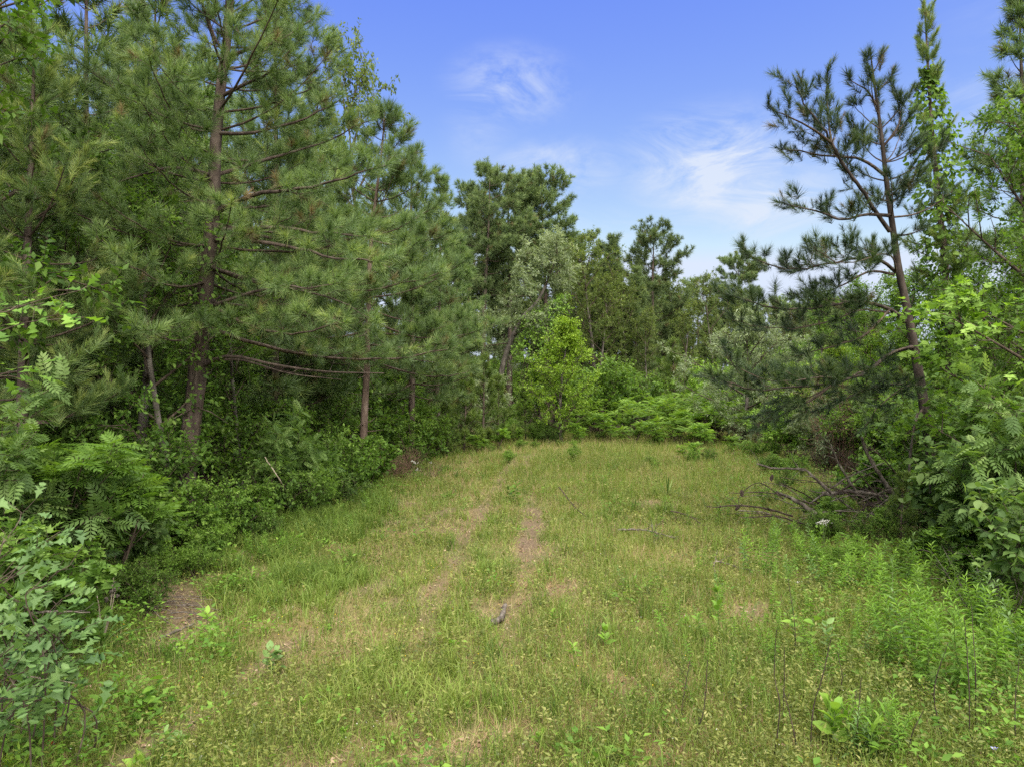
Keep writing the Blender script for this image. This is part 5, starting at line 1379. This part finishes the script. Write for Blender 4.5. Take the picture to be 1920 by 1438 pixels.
# sword-leaved plants
def sword(name, label, loc, seed, n, L, mat, w=.035, el=(.35, 1.4), bend=.2):
    g_ = np.random.default_rng(seed); e = root(name, loc, label, 'plant')
    for i in range(n):
        th = i * 2.4; ee = g_.uniform(*el); l = L * g_.uniform(.7, 1.1)
        d = np.array([math.cos(th) * math.cos(ee), math.sin(th) * math.cos(ee), math.sin(ee)]); s_ = np.array([-math.sin(th), math.cos(th), 0]) * w / 2
        mb = MB(); t = np.linspace(0, 1, 5)
        mid = d * l * t[:, None] - UP * (bend * l * t ** 2)[:, None]
        wd = np.array([.7, 1, .9, .6, .05])[:, None]
        V = np.stack([mid - s_ * wd, mid + UP * -.006, mid + s_ * wd], 1).reshape(-1, 3)
        f = []
        for q in range(4):
            for r in range(2): a = q * 3 + r; f.append((a, a + 1, a + 4, a + 3))
        mb.add(V, f, np.clip(g_.normal(.45, .2), 0, 1)); ob('leaf', mb.mesh('leaf', [M[mat]], True), e)
    return e
sword('yucca', 'small blue-green sword-leaved plant in the far grass on the right', G(1252, 935), 61, 16, .75, 'leaf_blue')
yu = sword('yucca', 'clump of grey sword leaves with dry seed pods at the left edge', G(190, 1210), 62, 34, .75, 'weed_dull', .03, (.15, 1.35), .35)
sword('yucca', 'dark sword-leaved clump lying under the oak bush at the left border', G(15, 1330), 63, 26, .8, 'leaf_dark', .03, (.05, .9), .3)
gq = np.random.default_rng(14)
_pod = MB()
for q in range(3):
    a = q * 2.1
    _pod.scatter((o8, f8, np.zeros(6)), [(math.cos(a) * .35, math.sin(a) * .35, 0)], [(math.cos(a) * .4, math.sin(a) * .4, 1.)], [UP + .3], .6, [.5])
podm = _pod.mesh('seed_pod', [M['dead']], False)
for q in range(3):
    p1 = np.array([gq.uniform(-.25, .25), gq.uniform(-.1, .1), gq.uniform(.62, .95)])
    mb = MB(); mb.tube(catmull([(0, 0, 0), p1 * .5 + np.array([.03, 0, .05]), p1], 7), np.linspace(.009, .005, 7), 5, .5, 0, True)
    ob('flower_stalk', mb.mesh('flower_stalk', [M['dead_pale']], True), yu)
    for j in range(5):
        o = ob('seed_pod', podm, yu, tuple(p1 * (1 - .07 * j) + gq.normal(0, .035, 3))); o.scale = (.035, .035, .045); o.rotation_euler = tuple(gq.uniform(0, 3, 3))

# ------------------------------------------------------------------ dead wood
def stick(name, label, cat, pts, r, mat='dead', twigs=0, seed=0, group=None, k=7, tl=.35, taper=.45, knots=True):
    """a branch through world points, with side twigs, its own object"""
    g_ = np.random.default_rng(900 + seed)
    P = np.array(pts, float); b_ = P[0].copy(); P = P - b_
    c = catmull(P, max(8, 4 * len(P))); n = len(c)
    c = c + g_.normal(0, min(.006, r * .25), c.shape)
    rad = np.linspace(r, r * taper, n) * (1 + (.14 * g_.normal(size=n) if knots else 0))
    e = root(name, tuple(b_), label, cat, group)
    mb = MB(); mb.tube(c, rad, k, .5, 0, True)
    ob('stem', mb.mesh('stem', [M[mat]], True), e)
    tan = nrm(np.gradient(c, axis=0))
    for q in range(twigs):
        i = g_.integers(n // 4, n - 1); d = nrm(tan[i] * .7 + nrm(np.cross(tan[i], g_.normal(size=3))) * .8 + UP * .15)
        l = tl * g_.uniform(.5, 1.2); m = c[i] + d * l * .5; e2 = m + nrm(d + g_.normal(0, .35, 3)) * l * .5
        t = MB(); t.tube([c[i], m, e2], [rad[i] * .42, rad[i] * .3, .002], 4, .5, 0, False)
        ob('twig', t.mesh('twig', [M[mat]], True), e)
    return e
def gp(px, py, up=0.):
    q = ground_at(px, py); q[2] += up; return q
stick('short_log', 'short broken log lying in the right wheel rut', 'log', [gp(921, 1180, .05), gp(938, 1172, .06), gp(942, 1160, .06), gp(948, 1144, .06)], .04, 'dead', 0, 1, k=10, taper=.85, knots=False)
stick('fallen_branch', 'dark arched branch springing out of the left end of the brush pile', 'branch', [at(1560, 925, 15), at(1526, 894, 15), at(1503, 879, 15), at(1450, 877, 15), at(1419, 869, 15)], .035, 'dead', 5, 2, tl=.5)
stick('fallen_branch', 'pale thick broken branch at the left foot of the brush pile', 'branch', [at(1528, 962, 15), at(1495, 940, 15), at(1457, 922, 15)], .055, 'dead', 2, 3, k=9)
stick('fallen_branch', 'pale branch slanting up out of the middle of the brush pile', 'branch', [at(1606, 922, 15.5), at(1580, 882, 15.5), at(1557, 833, 15.5)], .035, 'dead', 4, 4)
stick('fallen_branch', 'thick dark branch slanting up left beside the scraggy pine', 'branch', [at(1690, 950, 15.6), at(1660, 905, 15.5), at(1630, 858, 15.4), at(1615, 820, 15.4)], .06, 'dead', 5, 5, k=9)
stick('fallen_branch', 'pale log lying level across the brush pile', 'branch', [at(1541, 926, 15.7), at(1603, 921, 15.6), at(1656, 929, 15.5), at(1690, 938, 15.5)], .05, 'dead', 3, 6, k=9)
stick('fallen_branch', 'thin grey stem leaning against the scraggy pine trunk', 'branch', [at(1702, 935, 15.3), at(1706, 862, 15.4), at(1714, 800, 15.6), at(1722, 765, 15.8)], .03, 'dead', 3, 7)
gq = np.random.default_rng(15)
for i in range(40):
    x0, y0 = gq.uniform(1480, 1740), gq.uniform(925, 990); a = gq.uniform(-.5, .9); l = gq.uniform(60, 170); d0 = gq.uniform(14.8, 16)
    sg = -1 if gq.random() < .6 else 1
    p0 = at(x0, y0, d0); p1 = at(x0 + sg * l * math.cos(a) * .5, y0 - l * abs(math.sin(a)) * .5 - 10, d0 + gq.uniform(-.3, .3)); p2 = at(x0 + sg * l * math.cos(a), y0 - l * math.sin(abs(a)), d0 + gq.uniform(-.6, .6))
    for p in (p0, p1, p2): p[2] = max(p[2], gz(p[0], p[1]) + .05)
    stick('fallen_branch', 'thin grey branch tangled in the brush pile', 'branch', [p0, p1, p2], gq.uniform(.010, .024), 'dead_dark' if i % 2 else 'dead', gq.integers(3, 8), 10 + i, 'thin branches of the brush pile', k=5)
stick('fallen_branch', 'dead branch with a fan of twigs lying in the grass right of the track', 'branch', [gp(1160, 1010, .12), gp(1200, 1016, .18), gp(1225, 1022, .2), gp(1266, 1026, .12)], .022, 'dead', 7, 40, tl=.4)
stick('fallen_branch', 'short upright fork of the dead branch in the grass', 'branch', [gp(1228, 1030, .0), at(1226, 1005, 14), at(1222, 982, 14)], .02, 'dead', 5, 41, tl=.35)
stick('fallen_branch', 'bent dark twig in the grass beside the right wheel rut', 'branch', [gp(1049, 960, .55), gp(1076, 975, .25), gp(1104, 988, .08)], .014, 'dead_dark', 6, 42, tl=.3)
stick('fallen_branch', 'dark twiggy branch in the grass beyond the fan of twigs', 'branch', [gp(1258, 985, .25), gp(1290, 990, .2), gp(1330, 1002, .06)], .016, 'dead_dark', 8, 43, tl=.4)
stick('fallen_branch', 'arched dead branch left of the weed patch before the brush pile', 'branch', [gp(1340, 1085, .0), at(1343, 1052, 11.9), at(1385, 1063, 11.9), gp(1432, 1090, .1)], .018, 'dead', 4, 44, tl=.3)
stick('fallen_branch', 'twig carrying dark cones at the left end of the brush pile', 'branch', [at(1470, 935, 14.6), at(1425, 905, 14.6), at(1390, 925, 14.6), at(1383, 950, 14.6)], .012, 'dead_dark', 5, 45, tl=.3)
stick('fallen_branch', 'level branch at the lower left foot of the brush pile', 'branch', [gp(1385, 985, .3), gp(1440, 990, .3), gp(1500, 1000, .1)], .016, 'dead', 5, 46, tl=.3)
stick('leaning_stick', 'long pale stick leaning out of the left edge shrubs', 'stick', [gp(556, 955, .0), at(528, 905, 15.6), at(497, 856, 15.6)], .016, 'dead_pale', 0, 47, taper=.6)
stick('fallen_branch', 'grey stick lying on the bare patch at the left', 'branch', [gp(300, 1202, .05), gp(330, 1192, .07), gp(364, 1176, .05)], .022, 'dead', 1, 48)
stick('fallen_branch', 'dark stick above the grey one on the left bare patch', 'branch', [gp(258, 1150, .12), gp(285, 1158, .08), gp(318, 1176, .04)], .018, 'dead', 2, 49)
stick('fallen_branch', 'straight grey branch poking out of the oak bush above the seed pods', 'branch', [at(70, 1147, 7.6), at(120, 1146, 7.6), at(168, 1148, 7.6)], .014, 'dead', 1, 50)
stick('fallen_branch', 'pale reed lying over the vine leaves at the bottom left', 'branch', [at(52, 1268, 5.9), at(95, 1272, 5.9), at(140, 1281, 5.9)], .008, 'dead_pale', 0, 51)
for i in range(14):
    x0, y0 = gq.uniform(275, 350), gq.uniform(1140, 1172)
    stick('dry_twig', 'thin dry twig in the flat bundle on the left bare patch', 'twig', [gp(x0, y0, .03 + .01 * i), gp(x0 + 35, y0 + gq.normal(0, 3), .05 + .01 * i), gp(x0 + 70 + gq.uniform(-20, 30), y0 + gq.normal(2, 7), .03 + .008 * i)], .007, 'dead', 0, 60 + i, 'bundle of dry twigs on the left bare patch', k=4)
# thin dark stalks of last year standing at the lower right
for i, pts in enumerate([[(1274, 1366), (1284, 1300), (1293, 1238)], [(1299, 1405), (1310, 1320), (1321, 1236)], [(1449, 1438), (1454, 1320), (1448, 1265), (1441, 1176)], [(1519, 1416), (1530, 1330), (1540, 1270), (1553, 1196)], [(1605, 1428), (1607, 1340), (1611, 1268)], [(1594, 1390), (1596, 1340), (1599, 1290)],
        [(1818, 1412), (1813, 1280), (1815, 1160)], [(1828, 1370), (1830, 1250), (1834, 1138)], [(1860, 1390), (1858, 1340), (1856, 1294)], [(1706, 1426), (1712, 1380), (1720, 1328)], [(1466, 1370), (1462, 1290), (1459, 1208)], [(1488, 1250), (1484, 1170), (1478, 1085)], [(1500, 1438), (1492, 1360), (1478, 1290)], [(1770, 1400), (1768, 1300), (1772, 1200)], [(1560, 1330), (1566, 1270), (1574, 1215)], [(1380, 1330), (1374, 1290), (1372, 1250)], [(1905, 1420), (1900, 1320), (1908, 1230)]]):
    b_ = gp(*pts[0], -.02); d0 = b_[1]
    P = [b_] + [at(px, py, d0) for px, py in pts[1:]]
    P = [p + np.array([gq.normal(0, .025), gq.normal(0, .06), 0]) * (0 if q_ == 0 else 1) for q_, p in enumerate(P)]
    stick('dead_stalk', 'thin dark dead stalk standing upright in the lower right weeds', 'stalk', P, .006, 'dead_dark', int(gq.integers(1, 6)), 80 + i, 'dead stalks in the lower right weeds', k=5, tl=.10, taper=.5)
# cones
cm = MB()
zz = np.linspace(-1, 1, 9)
for q in range(9):
    for a in range(7):
        th = a * .898 + q * .45; rr = math.sqrt(max(.05, 1 - zz[q] ** 2)) * .62
        cm.scatter((o8, f8, np.zeros(6)), [(math.cos(th) * rr, math.sin(th) * rr, zz[q])], [(math.cos(th), math.sin(th), .5)], [UP + .2], .26, [.5])
conem = cm.mesh('pine_cone', [M['dead_dark']])
for lb, px, py, d in [('dark pine cone on the lowest tip of the cone-bearing twig', 1383, 951, 14.6), ('dark pine cone hanging in the middle of the cone-bearing twig', 1391, 924, 14.6), ('dark pine cone beside the arched dark branch of the brush pile', 1447, 895, 14.9)]:
    o = ob('pine_cone', conem, None, tuple(at(px, py, d))); o.scale = (.045, .045, .065); o.rotation_euler = (.5, .4, px); tag(o, lb, 'cone', 'pine cones by the brush pile')
for i, (px, py) in enumerate([(1236, 985), (1245, 990), (1270, 982), (1228, 990)]):
    p = gp(px, py, .05); o = ob('pine_cone', conem, None, tuple(p)); o.scale = (.04, .04, .06); o.rotation_euler = (1.4, .4, px); tag(o, 'small dark cone lying by the fan of twigs in the grass', 'cone', 'cones by the fan of twigs')
# white blossom heads
def blossom(label, px, py, d, w, n, seed, mat='white', h=.35):
    g_ = np.random.default_rng(seed); p = at(px, py, d); b_ = np.array([p[0], d, gz(p[0], d)])
    e = root('white_flower', tuple(b_), label, 'flower')
    top = p - b_; st = MB(); fl = MB()
    for q in range(5):
        o_ = g_.normal(0, w * .5, 3) * np.array([1, 1, .5]); st.tube(catmull([(0, 0, 0), top * .55 + o_ * .3, top + o_ - UP * .02], 6), np.linspace(.005, .003, 6), 4, .5, 0, False)
        m = n // 5
        fl.scatter((o8, f8, np.zeros(6)), top + o_ + g_.normal(0, w * .28, (m, 3)) * np.array([1, 1, .5]), nrm(g_.normal(size=(m, 3))), np.tile(UP, (m, 1)), g_.uniform(.6, 1.2, m) * .014 * (d / 14) ** .5, g_.random(m))
    ob('stems', st.mesh('stems', [M['stem']], True), e); o = ob('blossoms', fl.mesh('blossoms', [M[mat]]), e); o['kind'] = 'stuff'
blossom('cream-white flower head in front of the brush pile', 1545, 978, 13.6, .12, 75, 1)
blossom('faded pinkish flower head in the weeds below the brush pile', 1600, 1087, 11.2, .10, 50, 2)
blossom('small faded flower head left of the pinkish one', 1483, 1088, 11.0, .07, 30, 3)
blossom('white flower beside the red-brown twig heap', 775, 866, 22.8, .10, 24, 4)
blossom('white flower lower in the grass below the twig heap', 783, 880, 22.6, .07, 16, 5)
blossom('white flower right of the twig heap', 806, 866, 23.5, .06, 12, 6)
print('details')
